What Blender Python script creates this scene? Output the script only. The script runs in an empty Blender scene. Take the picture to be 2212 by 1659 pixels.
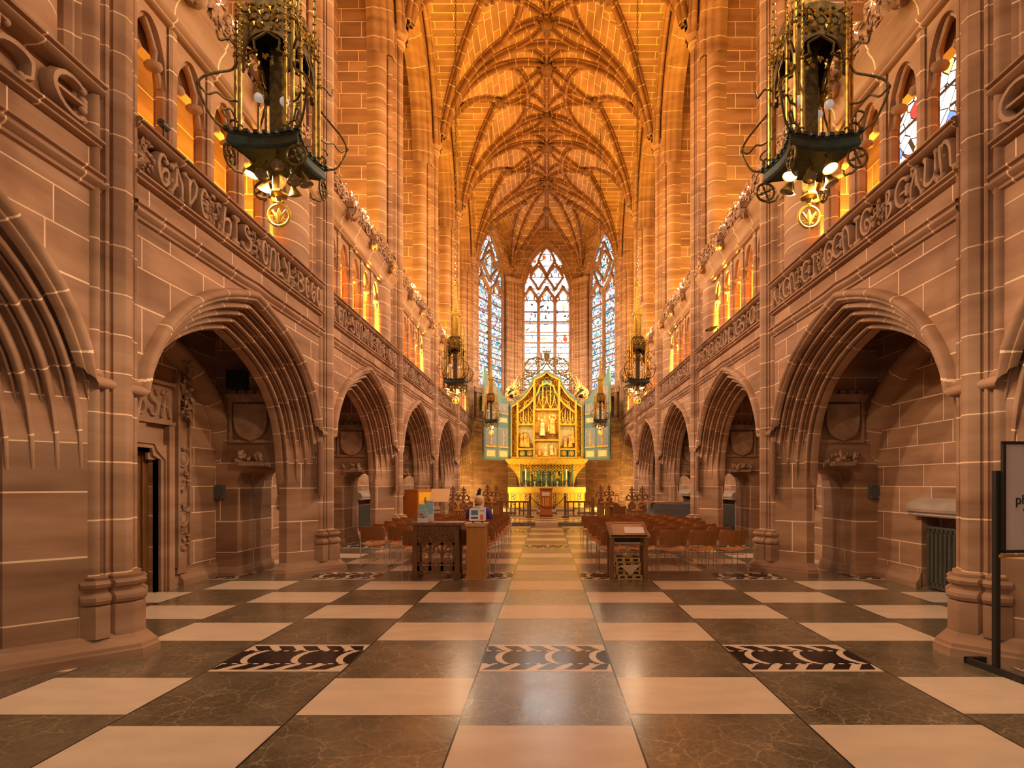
import bpy, bmesh, math, random
from math import sin, cos, pi, radians, sqrt, exp
from mathutils import Vector, Matrix

random.seed(7)
SC = bpy.context.scene
COL = SC.collection

# ------------------------------------------------------------------ camera
cam_d = bpy.data.cameras.new('camera')
cam_d.sensor_width = 36.0
cam_d.lens = 36.0 * 1200.0 / 2212.0
cam_d.shift_x = -75.0 / 2212.0
cam_d.shift_y = 216.5 / 2212.0
cam_d.clip_end = 200
cam = bpy.data.objects.new('camera', cam_d)
cam.location = (0.0, 0.0, 1.55)
cam.rotation_euler = (pi / 2, 0, 0)
COL.objects.link(cam)
SC.camera = cam

# ------------------------------------------------------------------ world, exposure
w = bpy.data.worlds.new('world')
SC.world = w
w.use_nodes = True
w.node_tree.nodes['Background'].inputs[0].default_value = (1.0, 0.80, 0.62, 1)
w.node_tree.nodes['Background'].inputs[1].default_value = 0.25
SC.view_settings.view_transform = 'Standard'
SC.view_settings.look = 'None'
SC.view_settings.gamma = 1.0
SC.view_settings.exposure = 0.62
try:
    SC.view_settings.use_curve_mapping = False
except Exception:
    pass

# ------------------------------------------------------------------ lights
def light(name, kind, loc, energy, color, size=0.2, rot=None, aim=None, spread=None, spot=None, sy=None):
    d = bpy.data.lights.new(name, kind)
    d.energy = energy
    d.color = color
    if kind == 'AREA':
        d.size = size
        if sy:
            d.shape = 'RECTANGLE'
            d.size_y = sy
        if spread:
            d.spread = spread
    else:
        d.shadow_soft_size = size
    if kind == 'SPOT':
        d.spot_size = spot or radians(90)
        d.spot_blend = 0.7
    o = bpy.data.objects.new(name, d)
    o.location = loc
    if aim is not None:
        v = Vector(aim) - Vector(loc)
        o.rotation_euler = v.to_track_quat('-Z', 'Y').to_euler()
    COL.objects.link(o)
    return o

PITCH = 4.83
PIER = [0.325 + PITCH * k - (0.045 if k < 2 else 0.0) for k in range(7)]          # .33 5.16 9.99 14.8 19.6 24.5 29.3
BAY = [(PIER[k] + PIER[k + 1]) / 2 for k in range(6)]  # 2.74 7.57 12.4 17.2 22.1 26.9
ORANGE = (1.0, 0.42, 0.10)
AMBER = (1.0, 0.52, 0.16)
WARM = (1.0, 0.72, 0.46)
L_UP, L_GAL, L_LAN, L_ALT, L_WASH = 820.0, 1300.0, 120.0, 70.0, 800.0
ORANGE = (1.0, 0.43, 0.04)
AMBER = (1.0, 0.55, 0.06)
for k in range(0, 6):
    for sg in (-1, 1):
        # vault uplighters standing on the ledge behind the gallery cresting
        light('vault_uplight', 'SPOT', (sg * 4.2, BAY[k], 7.5), L_UP, ORANGE, 0.12, aim=(-sg * 0.9, BAY[k], 16.5), spot=radians(112))
        # added fill spots, out of view, to even the light on the opposite wall
        light('wall_fill', 'SPOT', (sg * 4.55, BAY[k] - 0.9, 8.05), L_WASH * (0.8 if k <= 1 else 1.05), (1.0, 0.68, 0.39) if k <= 1 else (1.0, 0.76, 0.53), 0.2, aim=(-sg * 4.0, BAY[k], 4.6), spot=radians(132))
        # lamps on the gallery floor behind the parapet
        light('gallery_lamp', 'POINT', (sg * 4.72, BAY[k] + (0.98 if k <= 1 else 0.55), 5.0), L_GAL * (0.36 if k <= 1 else 1.15), AMBER, 0.12)
# lantern lamps, shining down
for sg in (-1, 1):
    for y in (4.45, 14.2, 23.0):
        light('lantern_light', 'SPOT', (sg * 2.2, y, 3.93), L_LAN, WARM, 0.15, aim=(sg * 2.2, y, 0), spot=radians(165))
# added fill spots without a fitting, brightening the apse
for sg in (-1, 1):
    light('apse_fill', 'SPOT', (sg * 3.55, 27.6, 8.0), 700.0, (1.0, 0.72, 0.48), 0.2, aim=(-sg * 2.6, 32.0, 6.5), spot=radians(110))
    # invented spots hidden behind the choir stalls to brighten the apse walls
    light('apse_wall_fill', 'SPOT', (sg * 3.2, 25.3, 0.5), 620.0, (1.0, 0.62, 0.14), 0.12, aim=(sg * 2.7, 31.0, 2.0), spot=radians(80))
# spot lamps on the apse gallery aimed at the reredos and altar
for sg in (-1, 1):
    light('altar_spot', 'SPOT', (sg * 3.2, 25.6, 5.3), L_ALT * 2.2, (1.0, 0.72, 0.16), 0.12, aim=(sg * 0.3, 29.0, 3.4), spot=radians(62))
    light('altar_spot', 'SPOT', (sg * 3.2, 25.2, 5.3), L_ALT * 1.0, (1.0, 0.70, 0.12), 0.12, aim=(sg * 0.6, 28.4, 1.2), spot=radians(60))

# ------------------------------------------------------------------ materials
MATS = {}
def new_mat(name):
    m = bpy.data.materials.new(name)
    m.use_nodes = True
    nt = m.node_tree
    return m, nt, nt.nodes['Principled BSDF']

def N(nt, t, **kw):
    n = nt.nodes.new(t)
    for a, b in kw.items():
        setattr(n, a, b)
    return n

def link(nt, a, b):
    nt.links.new(a, b)

def math_n(nt, op, a, b=None, c=None):
    n = N(nt, 'ShaderNodeMath', operation=op)
    for i, v in enumerate((a, b, c)):
        if v is None:
            continue
        if isinstance(v, (int, float)):
            n.inputs[i].default_value = v
        else:
            link(nt, v, n.inputs[i])
    return n.outputs[0]

def rgba(c):
    return (c[0], c[1], c[2], 1.0)

def ramp(nt, fac, stops):
    r = N(nt, 'ShaderNodeValToRGB')
    e = r.color_ramp.elements
    e[0].position, e[0].color = stops[0][0], rgba(stops[0][1])
    e[1].position, e[1].color = stops[-1][0], rgba(stops[-1][1])
    for p, c in stops[1:-1]:
        x = e.new(p)
        x.color = rgba(c)
    link(nt, fac, r.inputs[0])
    return r.outputs[0]

def mix(nt, fac, a, b, mode='MIX'):
    m = N(nt, 'ShaderNodeMix', data_type='RGBA', blend_type=mode)
    for sock, v in ((m.inputs[0], fac), (m.inputs[6], a), (m.inputs[7], b)):
        if isinstance(v, (int, float)):
            sock.default_value = v
        elif isinstance(v, tuple):
            sock.default_value = rgba(v)
        else:
            link(nt, v, sock)
    return m.outputs[2]

S_A, S_B, S_C = (0.325, 0.180, 0.104), (0.42, 0.252, 0.160), (0.235, 0.120, 0.064)
MORTAR = (0.84, 0.60, 0.41)

def stone_mottle(nt, vec):
    n1 = N(nt, 'ShaderNodeTexNoise')
    n1.inputs['Scale'].default_value = 1.0
    n1.inputs['Detail'].default_value = 5.0
    mp = N(nt, 'ShaderNodeMapping')
    mp.inputs['Scale'].default_value = (0.9, 0.9, 4.5)
    link(nt, vec, mp.inputs[0])
    link(nt, mp.outputs[0], n1.inputs['Vector'])
    return ramp(nt, n1.outputs['Fac'], [(0.30, S_C), (0.48, S_A), (0.72, S_B)])

def mat_ashlar(name, row=0.36, width=0.95, mort=0.011, tint=None):
    """coursed sandstone: joints from the world position along each wall's own direction"""
    m, nt, bs = new_mat(name)
    g = N(nt, 'ShaderNodeNewGeometry')
    sp = N(nt, 'ShaderNodeSeparateXYZ'); link(nt, g.outputs['Position'], sp.inputs[0])
    sn = N(nt, 'ShaderNodeSeparateXYZ'); link(nt, g.outputs['True Normal'], sn.inputs[0])
    u = math_n(nt, 'SUBTRACT', math_n(nt, 'MULTIPLY', sp.outputs[1], sn.outputs[0]),
               math_n(nt, 'MULTIPLY', sp.outputs[0], sn.outputs[1]))
    # uneven courses
    z = sp.outputs[2]
    zz = math_n(nt, 'ADD', z, math_n(nt, 'MULTIPLY', math_n(nt, 'SINE', math_n(nt, 'MULTIPLY', z, 3.1)), 0.075))
    cb = N(nt, 'ShaderNodeCombineXYZ')
    link(nt, u, cb.inputs[0]); link(nt, zz, cb.inputs[1])
    br = N(nt, 'ShaderNodeTexBrick')
    br.inputs['Scale'].default_value = 1.0
    br.inputs['Brick Width'].default_value = width
    br.inputs['Row Height'].default_value = row
    br.inputs['Mortar Size'].default_value = mort
    br.inputs['Mortar Smooth'].default_value = 0.25
    br.inputs['Bias'].default_value = 0.0
    br.offset = 0.42
    br.squash = 0.75
    br.squash_frequency = 3
    br.inputs['Color1'].default_value = (0.80, 0.78, 0.76, 1)
    br.inputs['Color2'].default_value = (1.22, 1.2, 1.18, 1)
    br.inputs['Mortar'].default_value = (1, 1, 1, 1)
    link(nt, cb.outputs[0], br.inputs['Vector'])
    base = stone_mottle(nt, g.outputs['Position'])
    if tint:
        base = mix(nt, 1.0, base, tint, 'MULTIPLY')
    col = mix(nt, 1.0, base, br.outputs['Color'], 'MULTIPLY')
    flat = math_n(nt, 'LESS_THAN', math_n(nt, 'ABSOLUTE', sn.outputs[2]), 0.6)
    mf = math_n(nt, 'MULTIPLY', br.outputs['Fac'], flat)
    out = mix(nt, mf, col, MORTAR)
    link(nt, out, bs.inputs['Base Color'])
    bs.inputs['Roughness'].default_value = 0.78
    bp = N(nt, 'ShaderNodeBump'); bp.invert = True
    bp.inputs['Strength'].default_value = 0.35
    bp.inputs['Distance'].default_value = 0.01
    link(nt, mf, bp.inputs['Height'])
    link(nt, bp.outputs[0], bs.inputs['Normal'])
    MATS[name] = m
    return m

def mat_moulded(name, period=0.52, mort=0.013, tint=None):
    """moulded sandstone, joints across the run of the moulding (UV u = metres along it)"""
    m, nt, bs = new_mat(name)
    uv = N(nt, 'ShaderNodeUVMap')
    s = N(nt, 'ShaderNodeSeparateXYZ'); link(nt, uv.outputs[0], s.inputs[0])
    uu = math_n(nt, 'ADD', s.outputs[0], math_n(nt, 'MULTIPLY', math_n(nt, 'SINE', math_n(nt, 'MULTIPLY', s.outputs[0], 2.3)), 0.09))
    fr = math_n(nt, 'FRACT', math_n(nt, 'DIVIDE', uu, period))
    d = math_n(nt, 'MULTIPLY', math_n(nt, 'MINIMUM', fr, math_n(nt, 'SUBTRACT', 1.0, fr)), period)
    f = math_n(nt, 'LESS_THAN', d, mort)
    g = N(nt, 'ShaderNodeNewGeometry')
    base = stone_mottle(nt, g.outputs['Position'])
    if tint:
        base = mix(nt, 1.0, base, tint, 'MULTIPLY')
    link(nt, mix(nt, f, base, MORTAR), bs.inputs['Base Color'])
    bs.inputs['Roughness'].default_value = 0.75
    MATS[name] = m
    return m

def mat_web(name):
    """vault webbing, brick courses in the UV of each cell"""
    m, nt, bs = new_mat(name)
    uv = N(nt, 'ShaderNodeUVMap')
    br = N(nt, 'ShaderNodeTexBrick')
    br.inputs['Scale'].default_value = 1.0
    br.inputs['Brick Width'].default_value = 1.0
    br.inputs['Row Height'].default_value = 0.27
    br.inputs['Mortar Size'].default_value = 0.011
    br.inputs['Mortar Smooth'].default_value = 0.2
    br.offset = 0.37
    br.inputs['Color1'].default_value = (0.8, 0.78, 0.76, 1)
    br.inputs['Color2'].default_value = (1.2, 1.2, 1.2, 1)
    link(nt, uv.outputs[0], br.inputs['Vector'])
    g = N(nt, 'ShaderNodeNewGeometry')
    base = stone_mottle(nt, g.outputs['Position'])
    col = mix(nt, 1.0, base, br.outputs['Color'], 'MULTIPLY')
    link(nt, mix(nt, br.outputs['Fac'], col, (0.88, 0.66, 0.42)), bs.inputs['Base Color'])
    bs.inputs['Roughness'].default_value = 0.8
    MATS[name] = m
    return m

def mat_plain(name, col, rough=0.5, metal=0.0, var=0.0, scale=8.0, stretch=(1, 1, 1), col2=None, emis=None, es=0.0, coat=0.0, spec=None):
    m, nt, bs = new_mat(name)
    bs.inputs['Roughness'].default_value = rough
    bs.inputs['Metallic'].default_value = metal
    if spec is not None:
        bs.inputs['Specular IOR Level'].default_value = spec
    if coat:
        bs.inputs['Coat Weight'].default_value = coat
    c2 = col2 or tuple(x * (1 - var) for x in col)
    tc = N(nt, 'ShaderNodeTexCoord')
    mp = N(nt, 'ShaderNodeMapping'); mp.inputs['Scale'].default_value = stretch
    link(nt, tc.outputs['Object'], mp.inputs[0])
    nz = N(nt, 'ShaderNodeTexNoise')
    nz.inputs['Scale'].default_value = scale
    nz.inputs['Detail'].default_value = 4.0
    link(nt, mp.outputs[0], nz.inputs['Vector'])
    link(nt, ramp(nt, nz.outputs['Fac'], [(0.35, c2), (0.65, col)]), bs.inputs['Base Color'])
    if emis:
        bs.inputs['Emission Color'].default_value = rgba(emis)
        bs.inputs['Emission Strength'].default_value = es
    MATS[name] = m
    return m

def mat_dark_marble():
    m, nt, bs = new_mat('dark_marble')
    g = N(nt, 'ShaderNodeNewGeometry')
    nz = N(nt, 'ShaderNodeTexNoise'); nz.inputs['Scale'].default_value = 2.2; nz.inputs['Detail'].default_value = 9.0; nz.inputs['Roughness'].default_value = 0.7
    link(nt, g.outputs['Position'], nz.inputs['Vector'])
    base = ramp(nt, nz.outputs['Fac'], [(0.3, (0.062, 0.053, 0.034)), (0.5, (0.135, 0.112, 0.070)), (0.72, (0.215, 0.175, 0.112))])
    ws = N(nt, 'ShaderNodeVectorMath', operation='SCALE')
    link(nt, nz.outputs['Color'], ws.inputs[0]); ws.inputs['Scale'].default_value = 0.30
    wv = N(nt, 'ShaderNodeVectorMath', operation='ADD')
    link(nt, g.outputs['Position'], wv.inputs[0]); link(nt, ws.outputs[0], wv.inputs[1])
    def veins(scale, thick):
        v = N(nt, 'ShaderNodeTexVoronoi', feature='DISTANCE_TO_EDGE')
        v.inputs['Scale'].default_value = scale
        link(nt, wv.outputs[0], v.inputs['Vector'])
        return ramp(nt, v.outputs['Distance'], [(0.0, (1, 1, 1)), (thick, (0, 0, 0))])
    f1, f2 = veins(4.2, 0.022), veins(17.0, 0.07)
    mk = N(nt, 'ShaderNodeTexNoise'); mk.inputs['Scale'].default_value = 1.3; mk.inputs['Detail'].default_value = 3.0
    link(nt, g.outputs['Position'], mk.inputs['Vector'])
    msk = ramp(nt, mk.outputs['Fac'], [(0.38, (0.35, 0.35, 0.35)), (0.60, (1.0, 1.0, 1.0))])
    c = mix(nt, math_n(nt, 'MULTIPLY', f1, msk), base, (0.50, 0.41, 0.25))
    c = mix(nt, math_n(nt, 'MULTIPLY', math_n(nt, 'MULTIPLY', f2, msk), 0.75), c, (0.36, 0.28, 0.16))
    link(nt, c, bs.inputs['Base Color'])
    rg = ramp(nt, nz.outputs['Fac'], [(0.3, (0.15, 0.15, 0.15)), (0.7, (0.27, 0.27, 0.27))])
    link(nt, rg, bs.inputs['Roughness'])
    bs.inputs['Specular IOR Level'].default_value = 0.95
    bs.inputs['Coat Weight'].default_value = 0.65
    bs.inputs['Coat Roughness'].default_value = 0.30
    bs.inputs['Coat IOR'].default_value = 1.6
    bp = N(nt, 'ShaderNodeBump'); bp.inputs['Strength'].default_value = 0.10; bp.inputs['Distance'].default_value = 0.006
    n2 = N(nt, 'ShaderNodeTexNoise'); n2.inputs['Scale'].default_value = 26.0; n2.inputs['Detail'].default_value = 3.0
    link(nt, g.outputs['Position'], n2.inputs['Vector'])
    link(nt, n2.outputs['Fac'], bp.inputs['Height']); link(nt, bp.outputs[0], bs.inputs['Normal'])
    MATS['dark_marble'] = m

def mat_glass(name, white, strength, cols, cell=9.0, lead=0.045):
    """leaded stained glass lit by the daylight behind it"""
    m, nt, bs = new_mat(name)
    uv = N(nt, 'ShaderNodeUVMap')
    nz = N(nt, 'ShaderNodeTexNoise'); nz.inputs['Scale'].default_value = 1.4; nz.inputs['Detail'].default_value = 2.0
    link(nt, uv.outputs[0], nz.inputs['Vector'])
    vo = N(nt, 'ShaderNodeTexVoronoi'); vo.inputs['Scale'].default_value = cell
    link(nt, uv.outputs[0], vo.inputs['Vector'])
    sep = N(nt, 'ShaderNodeSeparateColor'); link(nt, vo.outputs['Color'], sep.inputs[0])
    pal = N(nt, 'ShaderNodeValToRGB'); pal.color_ramp.interpolation = 'CONSTANT'
    e = pal.color_ramp.elements
    e[0].position, e[0].color = 0.0, rgba(cols[0])
    e[1].position, e[1].color = 1.0 / len(cols), rgba(cols[1])
    for i, c in enumerate(cols[2:]):
        x = e.new((i + 2) / len(cols)); x.color = rgba(c)
    link(nt, sep.outputs[0], pal.inputs[0])
    # how much stays clear white glass, in drifting patches
    keep = math_n(nt, 'GREATER_THAN', math_n(nt, 'ADD', math_n(nt, 'MULTIPLY', sep.outputs[1], 0.75), math_n(nt, 'MULTIPLY', nz.outputs['Fac'], 0.5)), 1.25 - white)
    col = mix(nt, keep, pal.outputs[0], (1.0, 0.93, 0.86))
    ve = N(nt, 'ShaderNodeTexVoronoi', feature='DISTANCE_TO_EDGE'); ve.inputs['Scale'].default_value = cell
    link(nt, uv.outputs[0], ve.inputs['Vector'])
    ld = math_n(nt, 'LESS_THAN', ve.outputs['Distance'], lead)
    s = N(nt, 'ShaderNodeSeparateXYZ'); link(nt, uv.outputs[0], s.inputs[0])
    bar = math_n(nt, 'LESS_THAN', math_n(nt, 'FRACT', math_n(nt, 'MULTIPLY', s.outputs[1], 1.45)), 0.075)
    dark = math_n(nt, 'MAXIMUM', ld, bar)
    col = mix(nt, dark, col, (0.004, 0.004, 0.006))
    link(nt, col, bs.inputs['Emission Color'])
    bs.inputs['Emission Strength'].default_value = strength
    bs.inputs['Base Color'].default_value = (0.03, 0.03, 0.04, 1)
    bs.inputs['Roughness'].default_value = 0.25
    MATS[name] = m
    return m

mat_ashlar('ashlar', 0.36, 0.98, 0.008)
mat_ashlar('ashlar_large', 0.47, 1.25, 0.008)
mat_ashlar('ashlar_small', 0.31, 0.75, 0.010)
mat_ashlar('ashlar_pale', 0.36, 1.0, 0.006, (1.35, 1.32, 1.2))
mat_moulded('shaft_stone', 0.42, 0.006)
mat_moulded('arch_stone', 0.55, 0.007)
mat_moulded('shaded_rib_stone', 0.50, 0.009, (0.66, 0.56, 0.50))  # darker tint puts the shade of grazing light into the rib colour
mat_moulded('roll_stone', 0.36, 0.008)
mat_moulded('plain_stone', 50.0, 0.0)
mat_plain('boss_stone', (0.20, 0.10, 0.052), 0.8, var=0.4, scale=6.0)
mat_plain('carved_stone', S_B, 0.8, var=0.35, scale=6.0)
mat_web('web_stone')
mat_dark_marble()
mat_plain('white_marble', (0.86, 0.70, 0.53), 0.24, var=0.10, scale=2.5, stretch=(1, 2.2, 1))
mat_plain('black_marble', (0.030, 0.020, 0.022), 0.18, var=0.4, scale=3)
mat_plain('grey_stone', (0.42, 0.33, 0.27), 0.6, var=0.2, scale=4)
mat_plain('gilt', (0.62, 0.40, 0.09), 0.34, metal=0.75, var=0.55, scale=22)
mat_plain('old_gilt', (0.20, 0.14, 0.045), 0.42, metal=0.6, var=0.6, scale=20)
mat_plain('bright_gilt', (0.88, 0.54, 0.05), 0.42, metal=0.25, var=0.4, scale=14)
mat_plain('gold_relief', (0.86, 0.50, 0.10), 0.5, metal=0.15, var=0.35, scale=10)
mat_plain('cream_relief', (0.88, 0.72, 0.30), 0.55, var=0.25, scale=10)
mat_plain('deep_gold', (0.34, 0.16, 0.03), 0.5, metal=0.2, var=0.5, scale=12)
mat_plain('sky_relief', (0.62, 0.56, 0.30), 0.6, var=0.2, scale=4)
mat_plain('teal_paint', (0.10, 0.22, 0.19), 0.55, var=0.2, scale=6)
mat_plain('blue_grey_paint', (0.24, 0.27, 0.27), 0.6, var=0.25, scale=12)
mat_plain('plaque', (0.66, 0.60, 0.22), 0.6, var=0.15, scale=9)
mat_plain('green_iron', (0.045, 0.065, 0.05), 0.5, metal=0.3, var=0.4, scale=15)
mat_plain('chrome', (0.75, 0.66, 0.56), 0.22, metal=1.0, var=0.05)
mat_plain('chair_back', (0.36, 0.13, 0.03), 0.38, var=0.30, scale=3, stretch=(14, 1, 1))
mat_plain('chair_seat', (0.62, 0.22, 0.045), 0.30, var=0.18, scale=3, stretch=(2, 10, 1))
mat_plain('ply_edge', (0.72, 0.42, 0.22), 0.45, var=0.1)
mat_plain('dark_oak', (0.19, 0.075, 0.022), 0.42, var=0.4, scale=4, stretch=(9, 9, 1))
mat_plain('oak', (0.26, 0.105, 0.028), 0.42, var=0.35, scale=4, stretch=(9, 9, 1))
mat_plain('light_oak', (0.48, 0.22, 0.06), 0.42, var=0.25, scale=4, stretch=(9, 9, 1))
mat_plain('honey_oak', (0.52, 0.215, 0.035), 0.40, var=0.12, scale=3, stretch=(6, 6, 1))
mat_plain('amber_wood', (0.62, 0.20, 0.02), 0.35, var=0.2, scale=3, stretch=(6, 6, 1))
mat_plain('bright_amber', (0.95, 0.50, 0.05), 0.30, var=0.12, scale=3)
mat_plain('tan_board', (0.62, 0.36, 0.17), 0.5, var=0.08)
mat_plain('black_metal', (0.022, 0.019, 0.016), 0.45, var=0.2)
mat_plain('radiator_paint', (0.075, 0.070, 0.062), 0.45, var=0.2)
mat_plain('white_plastic', (0.86, 0.82, 0.80), 0.35, var=0.03)
mat_plain('paper', (0.80, 0.74, 0.72), 0.7, var=0.03)
mat_plain('poster', (0.70, 0.60, 0.56), 0.6, var=0.03)
mat_plain('ink', (0.03, 0.025, 0.03), 0.6)
mat_plain('screen_blue', (0.06, 0.24, 0.45), 0.3, var=0.5, scale=30)
mat_plain('screen_navy', (0.03, 0.03, 0.15), 0.3, var=0.3, scale=30)
mat_plain('pale_blue', (0.34, 0.58, 0.66), 0.5, var=0.08)
mat_plain('leaflet_pink', (0.75, 0.42, 0.36), 0.5, var=0.1)
mat_plain('leaflet_red', (0.40, 0.05, 0.06), 0.5, var=0.1)
mat_plain('orange_red', (0.80, 0.16, 0.06), 0.5, var=0.1)
mat_plain('navy_cloth', (0.014, 0.022, 0.07), 0.85, var=0.2, scale=40)
mat_plain('kneeler_gold', (0.60, 0.36, 0.08), 0.8, var=0.3, scale=40)
mat_plain('kneeler_black', (0.02, 0.015, 0.015), 0.85)
mat_plain('card', (0.62, 0.42, 0.26), 0.7, var=0.05)
mat_plain('grey_cover', (0.105, 0.10, 0.105), 0.9, var=0.3, scale=3, stretch=(1, 1, 6))
mat_plain('rope_blue', (0.05, 0.05, 0.10), 0.8)
mat_plain('altar_gold', (0.90, 0.60, 0.06), 0.6, var=0.25, scale=5, stretch=(8, 1, 0.6))
mat_plain('altar_band', (0.95, 0.66, 0.10), 0.6, var=0.25, scale=18)
mat_plain('silver', (0.80, 0.74, 0.60), 0.3, metal=0.7, var=0.1)
mat_plain('candle', (0.92, 0.88, 0.70), 0.5)
mat_plain('flower', (0.92, 0.62, 0.01), 0.6, var=0.2, scale=30)
mat_plain('leaf_green', (0.08, 0.12, 0.03), 0.6, var=0.3)
mat_plain('jumper', (0.10, 0.06, 0.34), 0.9, var=0.15, scale=30)
mat_plain('trousers', (0.03, 0.03, 0.045), 0.9)
mat_plain('skin', (0.56, 0.32, 0.22), 0.5)
mat_plain('grey_hair', (0.78, 0.55, 0.36), 0.7, var=0.3, scale=30, stretch=(4, 4, 1))
mat_plain('scarf', (0.75, 0.62, 0.58), 0.85)
mat_plain('red_paint', (0.30, 0.02, 0.01), 0.4)
mat_plain('column_speaker', (0.22, 0.105, 0.055), 0.5, var=0.1)
mat_plain('grey_box', (0.075, 0.085, 0.085), 0.5, var=0.1)
mat_plain('opal_glass', (0.85, 0.80, 0.76), 0.2, emis=(1.0, 0.9, 0.8), es=0.15)
mat_plain('dull_glass', (0.30, 0.26, 0.18), 0.15, metal=0.5, var=0.3, scale=20)
mat_plain('lit_bulb', (1, 0.8, 0.5), 0.3, emis=(1.0, 0.62, 0.20), es=9.0)
mat_glass('east_glass', 0.93, 3.4, [(0.26, 0.19, 0.05), (0.08, 0.13, 0.20), (0.24, 0.03, 0.01), (0.95, 0.86, 0.8), (0.95, 0.86, 0.8)], 5.0, 0.04)
mat_glass('cant_glass', 0.72, 1.15, [(0.05, 0.34, 0.62), (0.04, 0.45, 0.55), (0.03, 0.14, 0.45), (0.10, 0.52, 0.62), (0.90, 0.72, 0.14), (0.10, 0.42, 0.30), (0.05, 0.25, 0.55), (0.60, 0.14, 0.30)], 9.0, 0.06)
mat_glass('gallery_glass', 0.86, 2.2, [(0.75, 0.02, 0.02), (0.85, 0.04, 0.03), (0.06, 0.16, 0.62), (0.9, 0.6, 0.1)], 5.0, 0.04)
mat_glass('dark_glass', 0.1, 0.05, [(0.2, 0.12, 0.06), (0.12, 0.09, 0.06), (0.2, 0.16, 0.1)], 5.0, 0.05)

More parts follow.
